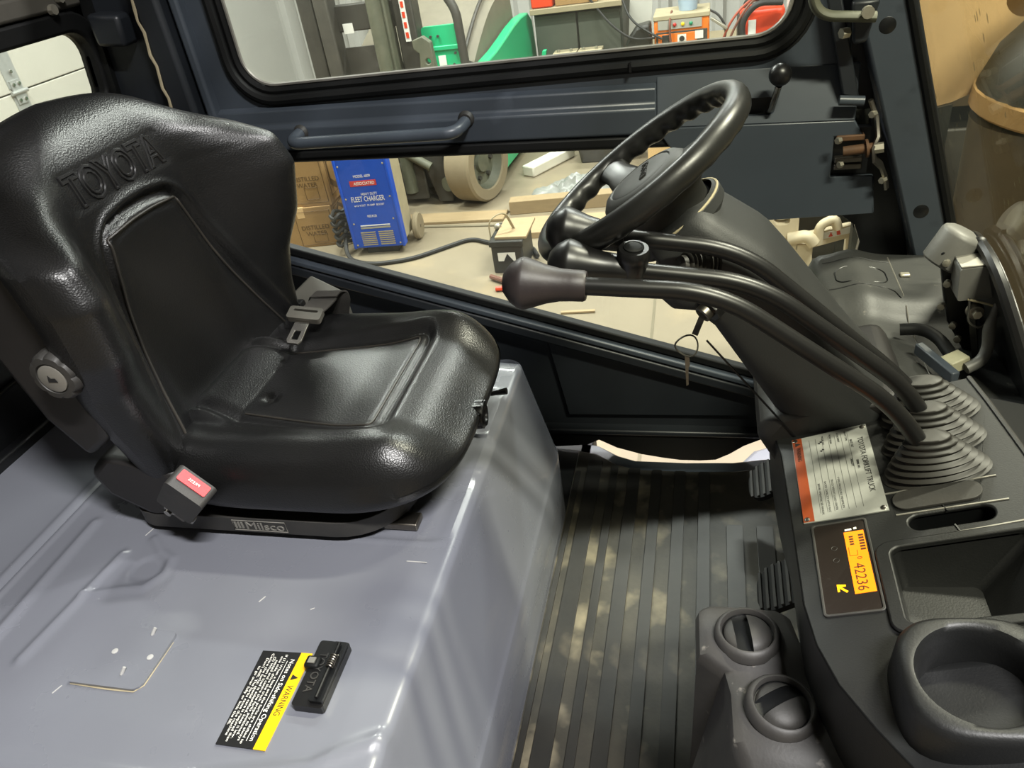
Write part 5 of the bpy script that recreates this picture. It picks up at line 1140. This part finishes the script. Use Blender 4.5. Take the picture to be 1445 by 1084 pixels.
obj('clamp', MB().ball((-0.87, 3.05, -0.49), 0.022, 8), 'zinc', bt)
# pliers
pli = thing('pliers', 'red handled pliers lying on the concrete floor', 'pliers', (-0.78, 2.68, G))
obj('handle', MB().tube([(-0.88, 2.80, G+0.02), (-0.80, 2.745, G+0.024), (-0.70, 2.72, G+0.02)], 0.014, 8), 'cable_brown', pli)
obj('handle', MB().tube([(-0.82, 2.66, G+0.014), (-0.76, 2.665, G+0.016), (-0.66, 2.69, G+0.014)], 0.014, 8), 'jump_red', pli)
obj('jaw', MB().bar((-0.70, 2.72, G+0.015), (-0.58, 2.70, G+0.012), 0.03, 0.012), 'steel', pli)
tag(obj('wood_splinter', MB().bar((-0.42, 2.40, G+0.006), (-0.25, 2.41, G+0.008), 0.018, 0.01), 'wood_plain'), 'thin wood splinter lying on the concrete below the levers', 'wood')
# planks
for a, b, w_, h_, z_, m_, l_ in (((-0.98, 3.79), (-0.25, 3.86), 0.10, 0.09, G, 'wood', 'thick wooden plank lying behind the wheel rim'), ((-0.90, 3.47), (-0.20, 3.50), 0.26, 0.04, G, 'wood_plain', 'pale flat wooden board lying in front of the thick plank'),
                                 ((-1.9, 3.72), (-1.0, 3.72), 0.16, 0.02, G, 'wood', 'weathered floor board lying below the green forklift')):
    tag(obj('wooden_plank', MB().bar((a[0], a[1], z_+h_/2), (b[0], b[1], z_+h_/2), w_, h_), m_, bevel=0.004), l_, 'plank', 'wooden planks on the floor')
tp = MB(); n1, n2 = 26, 14; P_ = np.zeros((n1, n2, 3)); rs = np.random.RandomState(3)
for i in range(n1):
    for j in range(n2):
        a, b = i/(n1-1), j/(n2-1); env = math.sin(PI*a)**0.6*math.sin(PI*b)**0.6
        P_[i, j] = (-0.90+0.62*a, 3.95+0.24*b, G+0.13*env*(0.6+0.25*math.sin(9*a+4*b)+0.45*rs.rand()) + 0.001)
tag(obj('plastic_tarp', tp.grid(P_), 'tarp', smooth=60), 'crumpled grey plastic tarp on the floor behind the planks', 'tarp')
fo = MB().bar((-0.995, 4.47, G+0.04), (-0.75, 4.90, G+0.04), 0.11, 0.08)
tag(obj('foam_beam', fo, 'foam_white', bevel=0.012), 'white foam beam lying on the floor beside the green forklift', 'foam')
ct = thing('storage_crate', 'dusty black lidded crate on the floor behind the steering wheel', 'crate', (-0.44, 4.85, G))
obj('bin', MB().add([(-0.63, 4.70, G), (-0.26, 4.70, G), (-0.26, 5.0, G), (-0.63, 5.0, G), (-0.66, 4.67, -0.50), (-0.23, 4.67, -0.50), (-0.23, 5.03, -0.50), (-0.66, 5.03, -0.50)], [(0,3,2,1),(4,5,6,7),(0,1,5,4),(1,2,6,5),(2,3,7,6),(3,0,4,7)]), 'dusty_black', ct, bevel=0.008)
obj('lid', MB().box2(-0.68, -0.21, 4.65, 5.05, -0.50, -0.475), 'bench_dark', ct, bevel=0.005)
tag(obj('cardboard_box', MB().box2(-0.12, 0.22, 4.45, 4.75, G, -0.42), 'cardboard_pale', smooth=None, bevel=0.004), 'plain tan cardboard box on the floor seen through steering wheel', 'box')
# cream machine at the front end of the sill
cm_ = thing('cream_machine', 'cream painted floor jack and stand seen below the latch plate', 'machine', (0.8, 2.75, G))
obj('post', MB().plate(rrect(0.55, 0.70, -0.50, -0.24, 0.02), [rrect(0.59, 0.66, -0.36, -0.22, 0.02)], fy(2.60, 0), 0.10), 'cream_machine', cm_, bevel=0.006)
obj('bottle_cap', MB().lathe([(0.036, 0), (0.036, 0.03), (0.026, 0.034), (0.026, 0.06), (0.030, 0.064), (0.030, 0.09)], (0.625, 2.66, -0.345), (0, 0, 1), 18), 'dusty_cream', cm_)
obj('side_frame', MB().plate([(0.70, -0.43), (0.96, -0.375), (0.955, -0.32), (0.92, -0.27), (0.86, -0.235), (0.80, -0.23), (0.80, -0.20), (0.90, -0.22), (1.0, -0.30), (1.02, -0.42), (0.74, -0.50)], [], fy(2.62, 0), 0.04), 'cream_machine', cm_, bevel=0.005)
obj('side_label', MB().plate([(0.815, -0.445), (0.955, -0.415), (0.955, -0.385), (0.815, -0.415)], [], fy(2.617, 0), 0.004), 'white_case', cm_, smooth=None)
obj('red_mark', MB().plate([(0.835, -0.437), (0.855, -0.432), (0.845, -0.412)], [], fy(2.6155, 0), 0.002), 'jump_red', cm_, smooth=None)
obj('red_mark', MB().plate([(0.872, -0.428), (0.888, -0.425), (0.882, -0.403), (0.868, -0.405)], [], fy(2.6155, 0), 0.002), 'jump_red', cm_, smooth=None)
obj('hook_arm', MB().tube(arc_path([(0.79, 2.60, -0.46), (0.79, 2.60, -0.37), (0.855, 2.60, -0.335), (0.87, 2.60, -0.39)], 0.03), 0.022, 10), 'cream_machine', cm_)
obj('arm', MB().tube(arc_path([(0.66, 2.60, -0.43), (0.74, 2.58, -0.41), (0.77, 2.58, -0.45)], 0.03), 0.030, 10), 'cream_machine', cm_)
obj('pipe', MB().cyl((0.68, 2.75, -0.345), (0.86, 2.75, -0.305), 0.02, n=12), 'dusty_cream', cm_)
obj('leg', MB().box2(0.69, 0.77, 2.60, 2.68, G, -0.46), 'cream_machine', cm_, bevel=0.006)
obj('leg', MB().box2(0.56, 0.64, 2.62, 2.70, G, -0.48), 'cream_machine', cm_, bevel=0.006)
obj('leg', MB().box2(0.92, 1.0, 2.62, 2.70, G, -0.40), 'cream_machine', cm_, bevel=0.006)
obj('back_plate', MB().box2(0.52, 1.1, 2.95, 2.98, G, -0.15), 'dusty_black', cm_)

# ---------------------------------------------------------------- green forklift
gf = thing('green_forklift', 'bright green forklift with dark mast parked across the workshop', 'forklift', (-1.8, 4.8, G))
for x0, x1, y0, m_ in ((-2.30, -2.19, 4.12, 'machine_dark'), (-2.16, -2.06, 4.06, 'dusty_black'), (-1.79, -1.68, 4.06, 'machine_olive'), (-1.655, -1.52, 4.12, 'machine_dark')):
    obj('mast_rail', MB().box2(x0, x1, y0, y0+0.14, G+0.03, 1.25), m_, gf, bevel=0.012)
obj('mast_ram', MB().cyl((-1.735, 4.02, G+0.1), (-1.735, 4.02, 1.25), 0.045, n=18), 'machine_olive', gf)
for z_ in (-0.55, -0.18, 0.45):
    obj('cross_member', MB().box2(-2.2, -1.6, 4.16, 4.22, z_, z_+0.16), 'machine_dark', gf, bevel=0.008)
obj('carriage_plate', MB().box2(-2.12, -1.75, 4.18, 4.20, -0.40, 0.35), 'dusty_black', gf)
obj('sticker', MB().box2(-2.03, -1.96, 4.155, 4.165, 0.44, 0.50), 'white_case', gf, smooth=None)
st_ = obj('warning_strip', MB().box2(-1.60, -1.565, 4.112, 4.122, 0.36, 0.62), 'white_case', gf, smooth=None)
for k in range(4):
    obj('red_mark', MB().box2(-1.592, -1.573, 4.110, 4.114, 0.38+k*0.06, 0.415+k*0.06), 'jump_red', st_, smooth=None)
obj('hook', MB().plate([(-0.07, 0.11), (0.0, 0.13), (0.05, 0.09), (0.06, -0.08), (0.02, -0.12), (-0.05, -0.08), (-0.035, 0.03), (-0.07, 0.06)], [circ(0.015, -0.02, 0.018, 10)], lambda u, v, h: Vector((-1.47+u, 4.05+h, 0.26+v)), 0.05), 'machine_olive', gf, bevel=0.005)
dsh = obj('front_panel', MB().plate(rrect(-1.52, -1.25, 0.02, 0.42, 0.02), [], fy(4.20, 0), 0.03), 'fork_green', gf, bevel=0.006)
obj('panel_ridge', MB().box2(-1.50, -1.26, 4.19, 4.205, 0.27, 0.30), 'fork_green', dsh, bevel=0.006)
obj('label', MB().box2(-1.43, -1.38, 4.193, 4.198, 0.17, 0.24), 'white_case', dsh, smooth=None)
for xx, zz in ((-1.46, 0.36), (-1.41, 0.36), (-1.31, 0.25), (-1.33, 0.18), (-1.36, 0.14), (-1.45, 0.13)):
    obj('bolt', MB().cyl((xx, 4.20, zz), (xx, 4.185, zz), 0.008, n=8), 'machine_dark', dsh)
obj('guard_post', MB().tube(arc_path([(-1.46, 4.25, 0.9), (-1.33, 4.22, 0.60), (-1.265, 4.20, 0.50), (-1.25, 4.20, -0.1)], 0.10, 6), 0.030, 12), 'machine_dark', gf)
# body side, Y / Z profile
side = [(4.28, -0.10), (4.28, 0.16), (4.45, 0.165), (4.60, 0.17), (4.85, 0.19), (5.15, 0.22), (5.45, 0.235), (5.72, 0.225), (5.85, 0.15), (5.92, -0.2), (5.90, -0.45), (5.35, -0.66), (4.36, -0.60), (4.32, -0.30)]
obj('body_side', MB().plate(side, [], lambda u, v, h: Vector((-1.13-h, u, v)), 0.08), 'fork_green', gf, bevel=0.015)
obj('body_core', MB().box2(-2.25, -1.2, 4.45, 5.85, -0.55, 0.05), 'machine_dark', gf, bevel=0.02)
obj('counterweight', MB().box2(-2.3, -1.22, 5.45, 5.95, -0.45, 0.15), 'fork_green', gf, bevel=0.06, seg=3)
st = []
for t in np.linspace(0, 1, 10):
    yy = 4.35+1.25*t; hh = 0.20+0.28*math.sin(min(1, t*1.15)*PI*0.55)
    st.append([(-2.15, yy, 0.0), (-2.15, yy, hh-0.05), (-2.05, yy, hh), (-1.35, yy, hh), (-1.24, yy, hh-0.05), (-1.22, yy, 0.0)])
obj('seat_deck', MB().grid(np.array(st)), 'grey_seat', gf, smooth=50)
obj('deck_crease', MB().tube([(-1.30, 4.35+1.2*t, 0.21+0.28*math.sin(min(1, t*1.15)*PI*0.55)) for t in np.linspace(0, 1, 10)], 0.012, 6), 'machine_dark', gf)
obj('fuel_cap', MB().lathe([(0.032, 0), (0.032, 0.006), (0.018, 0.008), (0.016, 0.002), (0.001, 0.002)], (-1.13, 4.50, 0.06), (1, 0, 0), 18), 'machine_dark', gf)
obj('fender_arch', MB().plate([(4.0, -0.12), (4.30, -0.12), (4.42, -0.30), (4.40, -0.45), (4.32, -0.45), (4.26, -0.22), (4.0, -0.20)], [], lambda u, v, h: Vector((-1.16-h, u, v)), 0.25), 'fork_green', gf, bevel=0.01)
TW = Matrix.Translation((-1.25, 4.08, -0.435)) @ Matrix.Rotation(math.radians(-18), 4, 'Z')
ax2 = TW.to_3x3() @ Vector((1, 0, 0)); cw_ = Vector((-1.25, 4.08, -0.435))
ty = obj('tyre', MB().lathe([(0.17, -0.10), (0.25, -0.10), (0.264, -0.085), (0.264, 0.085), (0.25, 0.10), (0.185, 0.10), (0.175, 0.08)], cw_, ax2, 40, caps=False), 'tyre_tan', gf, smooth=35)
wr = obj('wheel_disc', MB().lathe([(0.178, 0.09), (0.165, 0.06), (0.15, 0.035), (0.07, 0.03), (0.065, 0.055), (0.001, 0.057)], cw_, ax2, 32, caps=False), 'machine_olive', gf, smooth=35)
for k in range(6):
    t = 2*PI*k/6; v1 = TW.to_3x3() @ Vector((0, math.cos(t), math.sin(t)))
    obj('lug_nut', MB().cyl(cw_+v1*0.11+ax2*0.03, cw_+v1*0.11+ax2*0.055, 0.015, n=6), 'machine_dark', wr, smooth=None)
obj('axle_box', MB().box2(-1.95, -1.38, 4.10, 4.30, -0.62, -0.30), 'machine_dark', gf, bevel=0.02)
obj('mast_foot', MB().plate([(-1.62, -0.22), (-1.50, -0.22), (-1.42, -0.55), (-1.44, -0.68), (-1.54, -0.68), (-1.60, -0.45)], [], fy(4.0, 0), 0.10), 'machine_dark', gf, bevel=0.01)
obj('knuckle', MB().cyl((-1.46, 3.98, -0.55), (-1.40, 4.10, -0.55), 0.05, n=14), 'machine_olive', gf)
obj('tilt_rod', MB().tube([(-1.75, 4.0, -0.30), (-1.55, 3.98, -0.42)], 0.03, 10), 'machine_olive', gf)
obj('lower_plate', MB().box2(-2.0, -1.62, 4.02, 4.06, -0.66, -0.40), 'dusty_black', gf, bevel=0.01)
# ---------------------------------------------------------------- workbench and chargers along the back
wbn = thing('workbench', 'dark steel workbench with lower shelf along the back of the workshop', 'workbench', (-0.3, 6.1, G))
obj('bench_top', MB().box2(-1.08, -0.36, 5.55, 6.55, 0.22, 0.26), 'bench_top', wbn, bevel=0.004)
for k in range(2):
    obj('drawer_front', MB().box2(-1.06+k*0.345, -0.73+k*0.345, 5.62, 5.66, -0.12, 0.20), 'bench_dark', wbn, bevel=0.004)
obj('cabinet', MB().box2(-1.07, -0.37, 5.66, 6.50, -0.18, 0.22), 'bench_dark', wbn)
obj('lower_shelf', MB().box2(-1.08, 1.35, 5.40, 6.50, -0.24, -0.20), 'bench_top', wbn, bevel=0.004)
for xx in (-1.04, -0.38, 1.30):
    for yy in (5.46, 6.42):
        obj('leg', MB().box2(xx-0.03, xx+0.03, yy-0.03, yy+0.03, G, -0.24), 'bench_dark', wbn)
for k in range(2):
    bx0 = -0.91+k*0.20; t_ = thing('spare_battery', ('left' if k == 0 else 'right')+' one of the two dusty batteries on the bench shelf', 'battery', (bx0+0.09, 5.5, -0.20), 'spare batteries on the shelf')
    obj('case', MB().box2(bx0, bx0+0.18, 5.45, 5.60, -0.20, -0.08), 'dusty_black', t_, bevel=0.006)
    obj('lid', MB().box2(bx0-0.005, bx0+0.185, 5.445, 5.605, -0.08, -0.06), 'dusty_cream', t_, bevel=0.004)
    for dx in (0.04, 0.14): obj('terminal', MB().cyl((bx0+dx, 5.5, -0.06), (bx0+dx, 5.5, -0.04), 0.012, n=8), 'zinc', t_)
tag(obj('green_bracket', MB().plate([(-1.02, -0.20), (-0.93, -0.20), (-0.93, -0.15), (-0.985, -0.15), (-0.955, -0.02), (-0.985, -0.02), (-1.02, -0.16)], [], fy(5.42, 0), 0.06), 'fork_green', bevel=0.004), 'small green steel bracket left of the shelf batteries', 'bracket')
tag(obj('black_case', MB().plate([(-0.35, -0.198), (-0.14, -0.198), (-0.15, 0.08), (-0.26, 0.06), (-0.34, -0.04)], [], fy(5.50, 0), 0.18), 'battery_black', bevel=0.02), 'black tool case standing between batteries and orange charger', 'case')
tag(obj('grey_board', MB().add([(-0.35, 5.75, -0.199), (-0.17, 5.73, -0.199), (-0.14, 5.90, 0.34), (-0.32, 5.92, 0.34), (-0.35, 5.77, -0.199), (-0.17, 5.75, -0.199), (-0.14, 5.92, 0.34), (-0.32, 5.94, 0.34)], [(0,1,2,3),(7,6,5,4),(0,4,5,1),(1,5,6,2),(2,6,7,3),(3,7,4,0)]), 'panel_grey'), 'grey sheet leaning upright behind the black tool case', 'sheet')
tag(obj('carton_on_bench', MB().box2(-0.88, -0.55, 5.60, 5.95, 0.262, 0.50), 'cardboard', smooth=None, bevel=0.004), 'brown carton standing on the dark workbench', 'carton')
tag(obj('red_toolbox', MB().box2(-1.07, -0.90, 5.58, 5.85, 0.262, 0.36), 'jump_red', bevel=0.012), 'red toolbox on the bench left of the carton', 'toolbox')
oc = thing('orange_charger', 'orange and grey bench charger with dial on the shelf', 'charger', (0.09, 5.6, -0.20))
obj('case', MB().box2(-0.12, 0.29, 5.50, 5.85, -0.198, 0.10), 'charger_orange', oc, bevel=0.01)
obj('top_cover', MB().box2(-0.125, 0.295, 5.49, 5.86, 0.09, 0.125), 'dusty_cream', oc, bevel=0.006)
obj('control_panel', MB().box2(-0.09, 0.235, 5.49, 5.505, 0.025, 0.088), 'panel_grey', oc, smooth=None)
obj('lower_panel', MB().box2(-0.105, 0.275, 5.488, 5.502, -0.105, 0.008), 'machine_dark', oc, smooth=None, bevel=0.004)
obj('orange_face', MB().box2(-0.09, 0.20, 5.482, 5.49, -0.092, -0.004), 'charger_orange', oc, bevel=0.006)
obj('bottom_band', MB().box2(-0.12, 0.29, 5.485, 5.502, -0.125, -0.108), 'machine_dark', oc, smooth=None)
for xx, m_ in ((0.035, 'red_lamp'), (0.095, 'yellow_lamp'), (0.155, 'green_lamp')):
    obj('indicator', MB().lathe([(0.014, 0), (0.013, 0.008), (0.006, 0.013), (0.001, 0.014)], (xx, 5.49, 0.055), (0, -1, 0), 14), m_, oc)
dl = obj('dial_plate', MB().box2(0.055, 0.12, 5.476, 5.483, -0.075, -0.015), 'dial_white', oc, smooth=None)
obj('dial_knob', MB().lathe([(0.020, 0), (0.018, 0.012), (0.004, 0.013)], (0.088, 5.476, -0.045), (0, -1, 0), 16), 'battery_black', dl)
obj('meter', MB().box2(0.185, 0.245, 5.472, 5.484, -0.055, 0.0), 'dial_white', oc, smooth=None)
obj('socket', MB().box2(-0.06, 0.0, 5.47, 5.484, -0.08, -0.01), 'battery_black', oc, bevel=0.004)
bk_ = thing('plant_bucket', 'pale blue bucket with green contents on the orange charger', 'bucket', (0.13, 5.66, 0.126))
obj('bucket', MB().lathe([(0.068, 0.0), (0.082, 0.13), (0.080, 0.13), (0.066, 0.004), (0.001, 0.004)], (0.13, 5.66, 0.126), (0, 0, 1), 24, caps=False), 'bucket_blue', bk_)
gr_ = MB()
for k in range(40):
    a = random.uniform(0, 2*PI); r_ = random.uniform(0, 0.06); gr_.ball((0.13+r_*math.cos(a), 5.66+r_*math.sin(a), 0.235+random.uniform(0, 0.03)), random.uniform(0.01, 0.018), 5)
tag(obj('green_contents', gr_, 'plant_green', bk_), kind='stuff')
jp = thing('jump_pack', 'orange red jump starter case with white label on the shelf', 'jump starter', (0.67, 5.6, -0.20))
obj('case', MB().box2(0.51, 0.83, 5.50, 5.75, -0.198, 0.10), 'jump_red', jp, bevel=0.03, seg=3)
obj('label', MB().box2(0.57, 0.625, 5.493, 5.501, -0.07, 0.03), 'white_case', jp, smooth=None)
obj('handle', MB().tube(arc_path([(0.54, 5.62, 0.08), (0.56, 5.62, 0.15), (0.78, 5.62, 0.15), (0.80, 5.62, 0.08)], 0.04), 0.018, 8), 'battery_black', jp)
obj('side_band', MB().box2(0.495, 0.525, 5.48, 5.76, -0.198, 0.06), 'battery_black', jp, bevel=0.01)
tag(obj('white_carton', MB().box2(0.86, 1.1, 5.52, 5.8, -0.198, 0.2), 'white_case', smooth=None, bevel=0.004), 'white carton standing right of the red jump starter', 'carton')
for k, (pts, m_, l_) in enumerate((
    ([(-0.62, 5.6, 0.30), (-0.45, 5.5, 0.10), (-0.28, 5.46, -0.02), (-0.11, 5.48, -0.02)], 'cable_black', 'black cable drooping from the bench into the orange charger'),
    ([(-0.38, 5.6, 0.32), (-0.30, 5.5, 0.12), (-0.15, 5.46, 0.02), (-0.06, 5.46, -0.03)], 'cable_black', 'black cable drooping steeply just left of the orange charger'),
    ([(0.01, 5.62, 0.13), (0.0, 5.46, 0.10), (0.0, 5.455, -0.05), (0.03, 5.46, -0.15)], 'cable_brown', 'brown cable hanging down the front of the orange charger'),
    ([(0.28, 5.6, 0.12), (0.36, 5.52, 0.09), (0.42, 5.5, -0.02), (0.37, 5.5, -0.17)], 'cable_black', 'black jumper cable hanging right of the orange charger'),
    ([(0.36, 5.5, -0.17), (0.42, 5.48, 0.0), (0.50, 5.48, 0.11), (0.60, 5.55, 0.17)], 'cable_red', 'red jumper cable looping up to the jump starter'),
    ([(0.40, 5.46, -0.16), (0.48, 5.44, 0.02), (0.56, 5.46, 0.14), (0.66, 5.55, 0.19)], 'cable_brown', 'brown jumper cable beside the red one at jump starter'))):
    tag(obj('jumper_cable', MB().tube(arc_path(pts, 0.12, 6), 0.009, 7), m_), l_, 'cable', 'cables around the bench chargers')
tag(obj('loop_cable', MB().tube(arc_path([(0.80, 5.42, 0.14), (0.62, 5.40, 0.16), (0.52, 5.40, 0.05), (0.53, 5.40, -0.10), (0.66, 5.42, -0.19)], 0.14, 8), 0.022, 10), 'cable_black'), 'thick black hose looping in front of the jump starter', 'hose')
tag(obj('jumper_clamp', MB().bar((0.30, 5.46, 0.08), (0.42, 5.44, 0.0), 0.03, 0.02), 'zinc', bevel=0.004), 'steel jumper clamp hanging between charger and jump starter', 'clamp')
